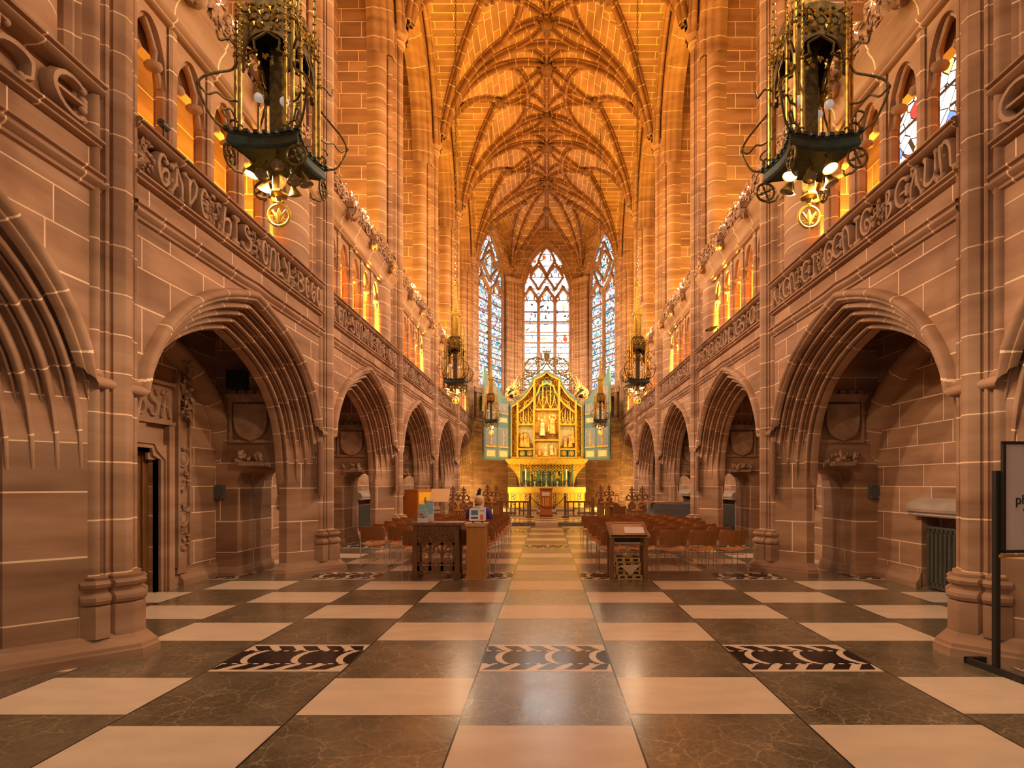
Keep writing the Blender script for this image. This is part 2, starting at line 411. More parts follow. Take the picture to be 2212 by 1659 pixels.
# ------------------------------------------------------------------ mesh builder
class MB:
    def __init__(self):
        self.v, self.f, self.uv, self.m, self.s = [], [], [], [], []

    def add(self, verts, faces, uvs=None, mat=0, smooth=False):
        b = len(self.v)
        self.v.extend([tuple(p) for p in verts])
        for i, f in enumerate(faces):
            self.f.append(tuple(b + j for j in f))
            if uvs is None:
                self.uv.append([(0.31, 0.2)] * len(f))
            elif callable(uvs):
                self.uv.append([uvs(verts[j]) for j in f])
            else:
                self.uv.append([uvs[j] for j in f])
            self.m.append(mat)
            self.s.append(smooth)

    def box(self, x0, x1, y0, y1, z0, z1, mat=0, uvs=None):
        if x0 > x1: x0, x1 = x1, x0
        v = [(x0, y0, z0), (x1, y0, z0), (x1, y1, z0), (x0, y1, z0), (x0, y0, z1), (x1, y0, z1), (x1, y1, z1), (x0, y1, z1)]
        f = [(0, 3, 2, 1), (4, 5, 6, 7), (0, 1, 5, 4), (1, 2, 6, 5), (2, 3, 7, 6), (3, 0, 4, 7)]
        self.add(v, f, uvs, mat)

    def prism(self, pts, to3, lo, hi, mat=0, uvs=None, smooth=False, caps=True):
        """closed 2-D outline pts, to3(a, b, h) gives the 3-D point, extruded lo..hi"""
        n = len(pts)
        v = [to3(a, b, lo) for a, b in pts] + [to3(a, b, hi) for a, b in pts]
        f = [(i, (i + 1) % n, n + (i + 1) % n, n + i) for i in range(n)]
        self.add(v, f, uvs, mat, smooth)
        if caps:
            self.add(v[:n], [tuple(range(n))], uvs, mat)
            self.add(v[n:], [tuple(range(n))], uvs, mat)

    def grid(self, rows, uvs=None, mat=0, smooth=True, close=False):
        nr, nc = len(rows), len(rows[0])
        v = [p for r in rows for p in r]
        f = []
        for i in range(nr - 1):
            for j in range(nc - 1 + (1 if close else 0)):
                k = (j + 1) % nc
                f.append((i * nc + j, i * nc + k, (i + 1) * nc + k, (i + 1) * nc + j))
        u = [q for r in uvs for q in r] if uvs is not None else None
        self.add(v, f, u, mat, smooth)

    def lathe(self, prof, c, seg=16, mat=0, axis='z', smooth=True):
        rows = []
        for r, h in prof:
            row = []
            for i in range(seg):
                a = 2 * pi * i / seg
                if axis == 'z':
                    row.append((c[0] + r * cos(a), c[1] + r * sin(a), c[2] + h))
                elif axis == 'y':
                    row.append((c[0] + r * cos(a), c[1] + h, c[2] + r * sin(a)))
                else:
                    row.append((c[0] + h, c[1] + r * cos(a), c[2] + r * sin(a)))
            rows.append(row)
        self.grid(rows, None, mat, smooth, close=True)

    def ball(self, c, r, mat=0, seg=10, rings=6, sq=(1, 1, 1)):
        rows = []
        for i in range(rings + 1):
            t = pi * i / rings
            rows.append([(c[0] + sq[0] * r * max(sin(t), 0.001) * cos(2 * pi * j / seg), c[1] + sq[1] * r * max(sin(t), 0.001) * sin(2 * pi * j / seg), c[2] + sq[2] * r * cos(t)) for j in range(seg)])
        self.grid(rows, None, mat, True, close=True)

    def tube(self, pts, r, seg=6, mat=0, closed=False, flat=1.0, ref=None, smooth=True, caps=True):
        P = [Vector(p) for p in pts]
        n = len(P)
        rr = r if isinstance(r, (list, tuple)) else [r] * n
        rows = []
        up = Vector(ref) if ref else None
        prev = None
        dist = 0.0
        uvr = []
        for i in range(n):
            if closed:
                t = P[(i + 1) % n] - P[i - 1]
            else:
                t = P[min(i + 1, n - 1)] - P[max(i - 1, 0)]
            if t.length < 1e-9:
                t = Vector((0, 0, 1))
            t.normalize()
            if up is not None:
                b = up - t * up.dot(t)
                if b.length < 1e-4:
                    b = t.orthogonal()
            elif prev is not None:
                b = prev - t * prev.dot(t)
                if b.length < 1e-4:
                    b = t.orthogonal()
            else:
                b = t.orthogonal()
            b.normalize()
            prev = b
            a = t.cross(b)
            if i:
                dist += (P[i] - P[i - 1]).length
            rows.append([tuple(P[i] + a * (rr[i] * cos(2 * pi * k / seg)) + b * (rr[i] * flat * sin(2 * pi * k / seg))) for k in range(seg)])
            uvr.append([(dist, k / seg) for k in range(seg)])
        if closed:
            rows.append(rows[0]); uvr.append(uvr[0])
        self.grid(rows, uvr, mat, smooth, close=True)
        if caps and not closed:
            self.add(rows[0], [tuple(range(seg))], None, mat)
            self.add(rows[-1], [tuple(range(seg))], None, mat)

    def ring(self, c, R, r, axis='y', n=20, seg=6, mat=0):
        pts = []
        for i in range(n):
            a = 2 * pi * i / n
            if axis == 'y': pts.append((c[0] + R * cos(a), c[1], c[2] + R * sin(a)))
            elif axis == 'x': pts.append((c[0], c[1] + R * cos(a), c[2] + R * sin(a)))
            else: pts.append((c[0] + R * cos(a), c[1] + R * sin(a), c[2]))
        self.tube(pts, r, seg, mat, closed=True)

    def build(self, name, mats, parent=None, sharp=38, loc=None, rot=None):
        me = bpy.data.meshes.new(name)
        me.from_pydata(self.v, [], self.f)
        if not isinstance(mats, (list, tuple)):
            mats = [mats]
        for q in mats:
            me.materials.append(MATS[q])
        me.polygons.foreach_set('material_index', self.m)
        me.polygons.foreach_set('use_smooth', self.s)
        ul = me.uv_layers.new(name='UVMap')
        flat = []
        for f in self.uv:
            for a in f:
                flat.append(a[0]); flat.append(a[1])
        ul.data.foreach_set('uv', flat)
        bm = bmesh.new(); bm.from_mesh(me)
        bmesh.ops.recalc_face_normals(bm, faces=bm.faces)
        bm.to_mesh(me); bm.free()
        if any(self.s):
            try:
                me.set_sharp_from_angle(angle=radians(sharp))
            except Exception:
                pass
        me.update()
        o = bpy.data.objects.new(name, me)
        COL.objects.link(o)
        if parent is not None:
            o.parent = parent
        if loc is not None:
            o.location = loc
        if rot is not None:
            o.rotation_euler = rot
        return o

def tag(o, label=None, cat=None, group=None, kind=None):
    if label: o['label'] = label
    if cat: o['category'] = cat
    if group: o['group'] = group
    if kind: o['kind'] = kind
    return o

def thing(name, label, cat, loc=(0, 0, 0), rz=0.0, group=None):
    o = bpy.data.objects.new(name, None)
    o.empty_display_size = 0.1
    COL.objects.link(o)
    o.location = loc
    o.rotation_euler = (0, 0, rz)
    return tag(o, label, cat, group)

def struct(name, mb, mats, parent=None, **kw):
    o = mb.build(name, mats, parent, **kw)
    if parent is None:
        o['kind'] = 'structure'
    return o

def dup(root, loc=None, rz=None, label=None, group=None):
    """a copy of a thing with its parts and sub-parts"""
    def rec(o, par):
        c = o.copy(); COL.objects.link(c)
        if par is not None:
            c.parent = par
        for ch in list(o.children):
            rec(ch, c)
        return c
    r = rec(root, None)
    if loc is not None: r.location = loc
    if rz is not None: r.rotation_euler = (0, 0, rz)
    if label: r['label'] = label
    if group: r['group'] = group
    return r

def arc(cx, cy, rx, ry, a0, a1, n=8):
    return [(cx + rx * cos(radians(a0 + (a1 - a0) * i / n)), cy + ry * sin(radians(a0 + (a1 - a0) * i / n))) for i in range(n + 1)]

def smooth_pts(p, n=5):
    """Catmull-Rom curve through the points"""
    P = [Vector(q) for q in p]
    P = [P[0] * 2 - P[1]] + P + [P[-1] * 2 - P[-2]]
    out = []
    for i in range(1, len(P) - 2):
        for j in range(n):
            t = j / n
            out.append(tuple(0.5 * (2 * P[i] + (P[i + 1] - P[i - 1]) * t + (2 * P[i - 1] - 5 * P[i] + 4 * P[i + 1] - P[i + 2]) * t * t + (3 * P[i] - P[i - 1] - 3 * P[i + 1] + P[i + 2]) * t ** 3)))
    out.append(tuple(P[-2]))
    return out

def bez(p0, p1, p2, p3, t):
    u = 1 - t
    return tuple(u * u * u * a + 3 * u * u * t * b + 3 * u * t * t * c + t * t * t * d for a, b, c, d in zip(p0, p1, p2, p3))

def leaf_cluster(mb, pts, size, normal, mat=0, n=1, rnd=random):
    """small curled carved leaves scattered at pts, standing out along normal"""
    nv = Vector(normal).normalized()
    a0 = nv.orthogonal().normalized()
    b0 = nv.cross(a0)
    for p in pts:
        for _ in range(n):
            th = rnd.uniform(0, 2 * pi)
            a = a0 * cos(th) + b0 * sin(th)
            b = nv.cross(a)
            s = size * rnd.uniform(0.6, 1.25)
            c = Vector(p)
            h = nv * s
            v = [c - a * s, c - a * 0.2 * s + b * 0.55 * s + h * 0.35, c + a * s + h * 0.25, c - a * 0.2 * s - b * 0.55 * s + h * 0.35, c + h * 0.75 + a * 0.1 * s, c - h * 0.3]
            mb.add(v, [(0, 1, 4), (1, 2, 4), (2, 3, 4), (3, 0, 4), (0, 5, 1), (1, 5, 2), (2, 5, 3), (3, 5, 0)], None, mat)
# ================================================================== FLOOR
STRIP = [(-0.57 - 1.125 * 5 + 1.125 * i) for i in range(12)]       # strip edges across the nave
floor = MB()
floor.add([(-9, -8, 0), (9, -8, 0), (9, 34, 0), (-9, 34, 0)], [(0, 1, 2, 3)], None, 0)
HP = 0.885
J0 = 4.98
def inlay(mb, x0, x1, y0, y1, flip):
    z = 0.0016
    def q(pts, m, zz=z):
        mb.add([(x0 + (x1 - x0) * a, y0 + (y1 - y0) * (1 - b if flip else b), zz) for a, b in pts], [tuple(range(len(pts)))], None, m)
    q([(0, 0), (1, 0), (1, 1), (0, 1)], 1, 0.0008)                 # pale ground
    for b0, b1, sl in ((0.06, 0.24, 0.09), (0.76, 0.94, -0.09)):   # striped borders
        for i in range(5):
            a = 0.015 + i * 0.205
            q([(max(0, a), b0), (min(1, a + 0.125), b0), (min(0.99, max(0.0, a + 0.125 + sl)), b1), (min(1, max(0.0, a + sl)), b1)], 2)
    q([(0.0, 0.28), (1.0, 0.28), (1.0, 0.72), (0.0, 0.72)], 2)
    for i in range(24):                                            # small counter-changed squares
        if i % 2:
            for bb in (0.24, 0.70):
                q([(i / 24, bb), ((i + 1) / 24, bb), ((i + 1) / 24, bb + 0.06), (i / 24, bb + 0.06)], 2, z + 0.0006)
    for cx in (0.14, 0.54, 0.90):                                  # pale crescents
        o = arc(cx + 0.05, 0.5, 0.10, 0.24, 95, 265, 8)
        i_ = arc(cx + 0.105, 0.5, 0.10, 0.24, 265, 95, 8)
        q(o + i_, 1, z + 0.0012)
for s in range(11):
    x0, x1 = STRIP[s], STRIP[s + 1]
    even = (s % 2 == 1)                                            # the centre strip has index 5
    for j in range(-8, 19):
        if (j % 2 == 0) != even:
            continue
        yc = J0 + HP * j
        if yc > 20.4: continue
        rnd = random.Random(s * 100 + j)
        if j % 5 == 0 and j >= 0:
            inlay(floor, x0 + 0.01, x1 - 0.01, yc - 0.385, yc + 0.385, s < 5)
        else:
            d = rnd.uniform(-0.015, 0.015)
            floor.add([(x0 + 0.008, yc - 0.355 + d, 0.0012), (x1 - 0.008, yc - 0.355 + d, 0.0012), (x1 - 0.008, yc + 0.355 + d, 0.0012), (x0 + 0.008, yc + 0.355 + d, 0.0012)], [(0, 1, 2, 3)], None, 1)
for s in range(12):                                                # fine joints along the strips
    x = STRIP[s]
    floor.add([(x - 0.005, -4, 0.0006), (x + 0.005, -4, 0.0006), (x + 0.005, 20.7, 0.0006), (x - 0.005, 20.7, 0.0006)], [(0, 1, 2, 3)], None, 2)
struct('floor', floor, ['dark_marble', 'white_marble', 'black_marble'])

st = MB()                                                          # chancel step, pale and dark slabs
def slabs(mb, y0, y1, z0, z1, x0, x1, n, off):
    w_ = (x1 - x0) / n
    for i in range(n):
        mb.box(x0 + w_ * i + 0.004, x0 + w_ * (i + 1) - 0.004, y0, y1, z0, z1, 1 if (i + off) % 2 == 0 else 0)
slabs(st, 20.75, 21.15, 0.0, 0.12, -3.9, 3.9, 9, 0)
for r in range(9):
    slabs(st, 21.15 + 0.6 * r, 21.75 + 0.6 * r, 0.0, 0.118, -3.9, 3.9, 9, r)
struct('chancel_floor', st, ['dark_marble', 'white_marble'])
st = MB()
slabs(st, 26.5, 27.1, 0.0, 0.22, -3.4, 3.4, 7, 0)
slabs(st, 27.1, 27.6, 0.0, 0.30, -3.2, 3.2, 7, 1)
slabs(st, 27.6, 31.6, 0.0, 0.38, -3.0, 3.0, 7, 0)
struct('altar_steps', st, ['dark_marble', 'white_marble'])

# ================================================================== ARCADE
ZS = 1.70
def arch_pt(a, za, t, zs=ZS):
    """t in [0, 1] from the apex to the springing; returns (dx, z)"""
    r = za - zs
    return bez((0.0, za), (0.56 * a, za - 0.12 * r), (a, zs + 0.64 * r), (a, zs), t)

def order_profile():
    P = []
    A0, A1 = (3.985, 2.215), (4.42, 1.775)
    sub = [(0.0, 0.008), (0.10, 0.008), (0.12, -0.04), (0.26, -0.06), (0.38, -0.045), (0.44, -0.01), (0.50, 0.025), (0.60, 0.048), (0.72, 0.050), (0.82, 0.032), (0.88, 0.0), (0.91, -0.03)]
    for k in range(4):
        for f, o in sub:
            ff = (k + f) / 4
            P.append((A0[0] + (A1[0] - A0[0]) * ff - o * 0.7, A0[1] + (A1[1] - A0[1]) * ff - o * 0.7))
    P.append((4.42, 1.775)); P.append((4.46, 1.75)); P.append((4.54, 1.75))
    return P
ORD = order_profile()
def za_of(a):
    return 3.66 + (a - 1.775) * (4.02 - 3.66) / (2.215 - 1.775)
TS = [i / 15 for i in range(16)]

def nose_profile():
    """half outline of the wall shaft cluster (s, dy), from the wall to its nose"""
    return [(3.985, 0.27), (3.965, 0.262), (3.945, 0.245), (3.935, 0.225), (3.945, 0.205), (3.972, 0.198), (3.975, 0.185), (3.945, 0.165), (3.925, 0.168), (3.912, 0.150), (3.920, 0.132), (3.945, 0.122), (3.95, 0.112), (3.93, 0.10), (3.905, 0.105), (3.90, 0.10), (3.845, 0.045), (3.84, 0.035)]
NOSE = nose_profile()
NOSE_FULL = [(4.10, 0.33)] + NOSE + [(a, -b) for a, b in reversed(NOSE)] + [(4.10, -0.33)]
PLINTH = [(4.50, 0.66), (4.37, 0.66), (3.76, 0.06), (3.76, -0.06), (4.37, -0.66), (4.50, -0.66)]
BODY = [(4.50, 0.65), (4.37, 0.65), (3.97, 0.25), (3.97, -0.25), (4.37, -0.65), (4.50, -0.65)]
_nb = [(4.08, 0.27), (3.96, 0.25), (3.905, 0.185), (3.935, 0.165), (3.935, 0.145), (3.89, 0.150), (3.80, 0.06), (3.79, 0.04)]
NB = _nb + [(p, -q) for p, q in reversed(_nb)]
def grow(poly, d, cs=4.4):
    out = []
    for s, y in poly:
        if s > 4.45: out.append((s, y + (d if y > 0 else -d))); continue
        k = 1.0 if abs(y) < 0.2 else 0.72
        out.append((s - d * (1.0 if s < 4.3 else 0.3), y + (d * 0.9 if y > 0 else -d * 0.9) * (0.45 if abs(y) < 0.2 else 1.0)))
    return out

def sweep_v(mb, poly, sg, yc, levels, mat=0, closed=True):
    """stack of scaled outlines: levels = [(z, grow)]"""
    rows, uvs = [], []
    for z, d in levels:
        pl = grow(poly, d)
        rows.append([(sg * s, yc + y, z) for s, y in pl])
        uvs.append([(z, 0)] * len(pl))
    mb.grid(rows, uvs, mat, True, close=closed)
    mb.add(rows[-1], [tuple(range(len(rows[-1])))], None, mat)

CAP_Z = 13.35
def make_pier(sg, k):
    yc = PIER[k]
    m = MB()
    # splayed pier body up to the springing
    m.prism(BODY, lambda s, y, h: (sg * s, yc + y, h), 0.2, 2.85, 0)
    root = struct('nave_pier', m, ['ashlar_large'])
    b = MB()
    sweep_v(b, PLINTH, sg, yc, [(0, .13), (0.075, .13), (0.09, .115), (0.12, .11), (0.16, .06), (0.19, .035), (0.20, .03), (0.225, .0)])
    b.build('plinth', ['plain_stone'], root, sharp=30)
    b = MB()
    sweep_v(b, NB, sg, yc, [(0.2, .055), (0.475, .055), (0.49, .03), (0.50, .055), (0.53, .07), (0.56, .068), (0.585, .045), (0.60, .02), (0.625, .025), (0.645, .055), (0.675, .065), (0.70, .05), (0.705, .025), (0.72, .03), (0.735, .03), (0.745, .01)])
    b.build('shaft_base', ['plain_stone'], root, sharp=28)
    s = MB()
    s.prism(NOSE_FULL, lambda a, y, h: (sg * a, yc + y, h), 0.72, CAP_Z, 0, uvs=lambda p: (p[2], 0.0), smooth=True, caps=False)
    s.build('wall_shaft', ['shaft_stone'], root, sharp=30)
    c = MB()
    rows = []
    for z, g in [(CAP_Z - 0.25, -.2), (CAP_Z - 0.22, -.02), (CAP_Z - .12, .0), (CAP_Z - .1, .03), (CAP_Z - .06, .03), (CAP_Z - .04, .0), (CAP_Z + .08, .05), (CAP_Z + .18, .10), (CAP_Z + .24, .11), (CAP_Z + .28, .08), (CAP_Z + 0.32, .0)]:
        rows.append([(sg * (4.02 + (0.22 + g) * cos(pi + pi * (i / 8 - .5))), yc + (0.20 + g) * sin(pi + pi * (i / 8 - .5)), z) for i in range(9)])
    c.grid(rows, None, 0, True)
    c.build('capital', ['plain_stone'], root)
    # upper wall pier between the clerestory recesses, with bold corner rolls
    u = MB()
    half = [(5.35, 0.60), (4.62, 0.60)]
    for i in range(9):
        a = radians(65 + 145 * i / 8)
        half.append((4.36 - 0.0 + 0.21 * cos(a), 0.43 + 0.21 * sin(a)))
    half += [(4.12, 0.36), (4.06, 0.33), (4.03, 0.30)]
    half = [(s_, y_) for s_, y_ in half]
    full = half + [(a, -b) for a, b in reversed(half)]
    u.prism(full, lambda a, y, h: (sg * a, yc + y, h), 4.5, 16.4, 0, uvs=lambda p: (p[2], 0.0), smooth=True)
    # faces looking up and down the nave get coursed masonry
    u.build('wall_buttress', ['roll_stone'], root, sharp=30)
    w_ = MB()
    w_.box(sg * 4.60, sg * 5.36, yc - 0.612, yc + 0.612, 4.5, 16.4, 0)
    w_.build('buttress_face', ['ashlar_small'], root)
    return root
for sg in (-1, 1):
    for k in range(7):
        make_pier(sg, k)

# ---- transverse aisle walls with the passage, the shield panel and the ledge
def make_cross_wall(sg, k):
    yc = PIER[k]
    m = MB()
    out = [(4.37, 0), (4.51, 0), (4.51, 1.62), (4.55, 1.74), (4.64, 1.82), (4.73, 1.86), (5.02, 1.86), (5.11, 1.82), (5.20, 1.74), (5.24, 1.62), (5.24, 0), (5.68, 0), (5.68, 4.35), (4.37, 4.35)]
    m.prism(out, lambda s, z, h: (sg * s, yc + h, z), -0.58, 0.58, 0)
    root = struct('aisle_cross_wall', m, ['ashlar_large'])
    b = MB()
    for s0, s1 in ((4.36, 4.52), (5.24, 5.60)):
        rows = []
        for z, d in [(0, .07), (.06, .07), (.075, .055), (.13, .035), (.15, .0)]:
            rows.append([(sg * (s0 - d * 0.5), yc - 0.58 - d, z), (sg * (s1 + d * 0.3), yc - 0.58 - d, z), (sg * (s1 + d * 0.3), yc + 0.58 + d, z), (sg * (s0 - d * 0.5), yc + 0.58 + d, z)])
        b.grid(rows, None, 0, False, close=True)
    b.build('plinth', ['plain_stone'], root)
    p = MB()
    yf = yc - 0.58
    cs = 4.97
    def fr(s0, s1, z0, z1, d):
        p.box(sg * s0, sg * s1, yf - d, yf + 0.02, z0, z1)
    fr(cs - .40, cs + .40, 2.98, 3.06, .13); fr(cs - .38, cs + .38, 2.93, 2.98, .08)
    for i in range(5):
        fr(cs - .36 + i * .15, cs - .36 + i * .15 + .11, 3.06, 3.12, .10)
    fr(cs - .38, cs - .33, 2.30, 2.93, .05); fr(cs + .33, cs + .38, 2.30, 2.93, .05); fr(cs - .38, cs + .38, 2.25, 2.30, .05)
    p.build('panel_frame', ['carved_stone'], root)
    s = MB()
    sh = [(-.28, .27), (.28, .27)] + [(.28 * cos(radians(a)) ** 0.8, .02 - .34 * sin(radians(a))) for a in (5, 20, 35, 50, 65, 78)] + [(0, -.345)] + [(-.28 * cos(radians(a)) ** 0.8, .02 - .34 * sin(radians(a))) for a in (78, 65, 50, 35, 20, 5)]
    s.prism(sh, lambda a, z, h: (sg * (cs + a), yf - h, 2.62 + z), -0.02, 0.10, 0)
    s.build('shield', ['carved_stone'], root)
    h = MB()
    rnd = random.Random(k * 7 + sg)
    pts = [(sg * (cs + rnd.uniform(-.24, .24)), yf - .03 - rnd.uniform(0, .10), 1.93 + rnd.uniform(-.02, .13)) for _ in range(26)]
    leaf_cluster(h, pts, 0.075, (0, -1, 0), 0, 1, rnd)
    h.box(sg * (cs - .2), sg * (cs + .2), yf - .12, yf + .02, 1.86, 1.93)
    h.build('carved_bracket', ['carved_stone'], root)
    return root
for sg in (-1, 1):
    for k in range(1, 7):
        make_cross_wall(sg, k)

# ---- arcade arches, spandrels, hood moulds, string courses
def make_arch_bay(sg, k):
    yc = BAY[k]
    m = MB()
    rows, uvs = [], []
    for (s, a) in ORD:
        za = za_of(a)
        left = [arch_pt(a, za, t) for t in TS]
        path = [(-a - .09, 1.3)] + [(-x, z) for x, z in reversed(left)] + left[1:] + [(a + .09, 1.3)]
        row, u = [], []
        d = 0
        for i, (x, z) in enumerate(path):
            if i: d += sqrt((x - path[i - 1][0]) ** 2 + (z - path[i - 1][1]) ** 2)
            row.append((sg * s, yc + x, z)); u.append(d)
        tot = u[-1]
        rows.append(row); uvs.append([(q * 6.6 / tot, a) for q in u])
    m.grid(rows, uvs, 0, True)
    root = struct('arcade_arch', m, ['arch_stone'], sharp=55)
    # spandrel wall
    sp = MB()
    a0, z0 = 2.20, za_of(2.215) - 0.005
    left = [arch_pt(a0, z0, t) for t in TS]
    path = [(-2.415, ZS)] + [(-x, z) for x, z in reversed(left)] + left[1:] + [(2.415, ZS)]
    top = 4.6
    lo = [(sg * 3.985, yc + x, z) for x, z in path]
    hi = [(sg * 3.985, yc + x, top) for x, z in path]
    sp.grid([lo, hi], None, 0, False)
    sp.build('spandrel', ['ashlar'], root)
    # hood mould
    h = MB()
    prof = [(3.99, 2.11), (3.945, 2.12), (3.93, 2.135), (3.935, 2.16), (3.905, 2.175), (3.885, 2.20), (3.89, 2.235), (3.915, 2.26), (3.99, 2.275)]
    tcut = 0.0
    for t in [i / 200 for i in range(201)]:
        if arch_pt(2.2, za_of(2.215) + .12, t)[1] >= 2.55: tcut = t
    rows, uvs = [], []
    TT = [tcut * i / 16 for i in range(17)]
    for s, a in prof:
        aa = a + 0.02
        za = za_of(2.215) + (a - 2.11) * 0.95
        left = [arch_pt(aa, za, t) for t in TT]
        zc = 2.55 - (a - 2.13) * 0.5
        left[-1] = (left[-1][0], 2.55 - (a - 2.11))
        end = (2.415, 2.55 - (a - 2.11))
        path = [(-end[0], end[1])] + [(-x, z) for x, z in reversed(left)] + left[1:] + [end]
        d, row, u = 0, [], []
        for i, (x, z) in enumerate(path):
            if i: d += sqrt((x - path[i - 1][0]) ** 2 + (z - path[i - 1][1]) ** 2)
            row.append((sg * s, yc + x, z)); u.append((d, s))
        rows.append(row); uvs.append(uvs[0] if uvs else u)
    h.grid(rows, uvs, 0, True)
    h.build('hood_mould', ['arch_stone'], root, sharp=50)
    # string course, stopped against the hood
    st_ = MB()
    prof = [(3.99, 4.11), (3.955, 4.125), (3.95, 4.15), (3.925, 4.165), (3.905, 4.19), (3.91, 4.215), (3.935, 4.225), (3.93, 4.24), (3.90, 4.255), (3.90, 4.275), (3.99, 4.315)]
    for ya, yb in ((yc - 2.24, yc - 0.35), (yc + 0.35, yc + 2.24)):
        st_.grid([[(sg * s, ya, z) for s, z in prof], [(sg * s, yb, z) for s, z in prof]], [[(0.1, 0)] * len(prof), [(1.93, 0)] * len(prof)], 0, True)
    for i, (ya, yb) in enumerate(((yc - 0.35, yc), (yc, yc + 0.35))):
        st_.grid([[(sg * s, ya, z + (0 if i == 0 else 0.02)) for s, z in prof], [(sg * s, yb, z + (0.02 if i == 0 else 0)) for s, z in prof]], None, 0, True)
    st_.build('string_course', ['arch_stone'], root, sharp=40)
    return root
for sg in (-1, 1):
    for k in range(6):
        make_arch_bay(sg, k)

# ---- inscribed parapets
def GL():
    A = {}
    A['A'] = [[(.06, .02), (.2, .35), (.36, 1.0)], [(.36, 1.0), (.52, .45), (.68, .02)], [(.16, .40), (.58, .40)], [(.36, 1.0), (.22, 1.0), (.12, .88)]]
    A['B'] = [[(.14, .02), (.14, .98)], arc(.14, .76, .38, .22, 90, -90, 8), arc(.14, .28, .48, .26, 90, -90, 8)]
    A['D'] = [arc(.36, .40, .30, .38, 0, 360, 14), [(.64, .5), (.5, .82), (.30, .98), (.12, .92)]]
    A['E'] = [arc(.42, .5, .34, .48, 55, 305, 12), [(.08, .5), (.62, .5)], [(.62, .62), (.62, .38)]]
    A['G'] = [arc(.40, .5, .34, .48, 50, 330, 13), arc(.48, .34, .18, .20, -20, 200, 7)]
    A['H'] = [[(.12, .02), (.12, .98), (.28, 1.0)], arc(.36, .36, .24, .24, 180, 0, 8) + [(.60, .1), (.48, .0)]]
    A['I'] = [[(.36, .02), (.36, .98)], [(.22, .98), (.5, .98)], [(.22, .02), (.5, .02)]]
    A['K'] = [[(.14, .02), (.14, .98)], [(.58, .96), (.40, .7), (.16, .48)], [(.22, .52), (.45, .22), (.64, .02)]]
    A['L'] = [[(.18, .98), (.16, .3), (.14, .04)], [(.14, .04), (.4, .1), (.6, .0), (.64, .2)]]
    A['N'] = [[(.12, .02), (.12, .90), (.02, .98)], arc(.36, .62, .24, .34, 180, 0, 8) + [(.60, .12), (.72, .02)]]
    A['O'] = [arc(.36, .5, .32, .48, 0, 360, 16), [(.36, .8), (.36, .2)]]
    A['R'] = [[(.14, .02), (.14, .98)], arc(.14, .74, .40, .24, 90, -90, 8), [(.22, .50), (.5, .2), (.68, .02)]]
    A['S'] = [arc(.36, .75, .26, .24, 20, 270, 9) + arc(.36, .26, .28, .25, 90, -160, 9)]
    A['T'] = [arc(.40, .44, .32, .42, 70, 290, 10), [(.04, .9), (.3, .98), (.68, .92)]]
    A['U'] = [[(.02, .98), (.12, .90), (.12, .3)] + arc(.36, .3, .24, .28, 180, 360, 8), [(.60, .3), (.60, .98)], [(.6, .1), (.72, .0)]]
    A['V'] = [[(.04, .98), (.16, .84), (.30, .02)], [(.30, .02), (.58, .5), (.60, .82), (.44, .98), (.34, .86)]]
    A['Y'] = [[(.06, .98), (.16, .6), (.36, .46)], [(.64, .98), (.52, .5), (.30, .02), (.14, .0)]]
    A['X'] = [[(.06, .98), (.64, .02)], [(.64, .98), (.06, .02)]]
    A['F'] = [[(.16, .02), (.16, .98)], [(.16, .98), (.62, .94)], [(.16, .55), (.5, .55)]]
    A['P'] = [[(.14, .02), (.14, .98)], arc(.14, .72, .42, .26, 90, -90, 8)]
    return A
GLY = GL()
def letter(mb, ch, org, ex, ez, out, h, wscale, r, flat=1.3):
    """carved letter in relief: org lower-left, ex along, ez up, out = relief direction"""
    O, X, Z, F = Vector(org), Vector(ex), Vector(ez), Vector(out)
    for stroke in GLY[ch]:
        pts = [O + X * (a * h * wscale) + Z * (b * h) for a, b in stroke]
        n = len(pts)
        rr = [r * (0.85 + 0.55 * sin(pi * i / max(1, n - 1))) for i in range(n)]
        mb.tube(pts, rr, 6, 0, flat=flat, ref=tuple(F))
        for e in (0, -1):
            mb.ball(pts[e] + F * r * 0.6, r * 1.3, 0, 8, 5)
TEXTS = {(-1, 0): 'D*THAT*HE', (-1, 1): '*GAVE*HIS*ONLY*BEGO', (-1, 2): 'TEN*SON*TO*THE*END', (-1, 3): 'THAT*ALL*THAT*BEL', (-1, 4): 'IEVE*IN*HIS*NAVE', (-1, 5): 'SHOULD*NOT*SAY',
         (1, 0): 'ED*ONE*UNTO', (1, 1): 'AKEN*EI*GENIG*BEAUN', (1, 2): 'O*THE*GLORIES*OF', (1, 3): 'LIVES*HE*HAS*SENT', (1, 4): 'THE*ONE*TO*GIVE', (1, 5): 'HEAR*US*O*LORD'}
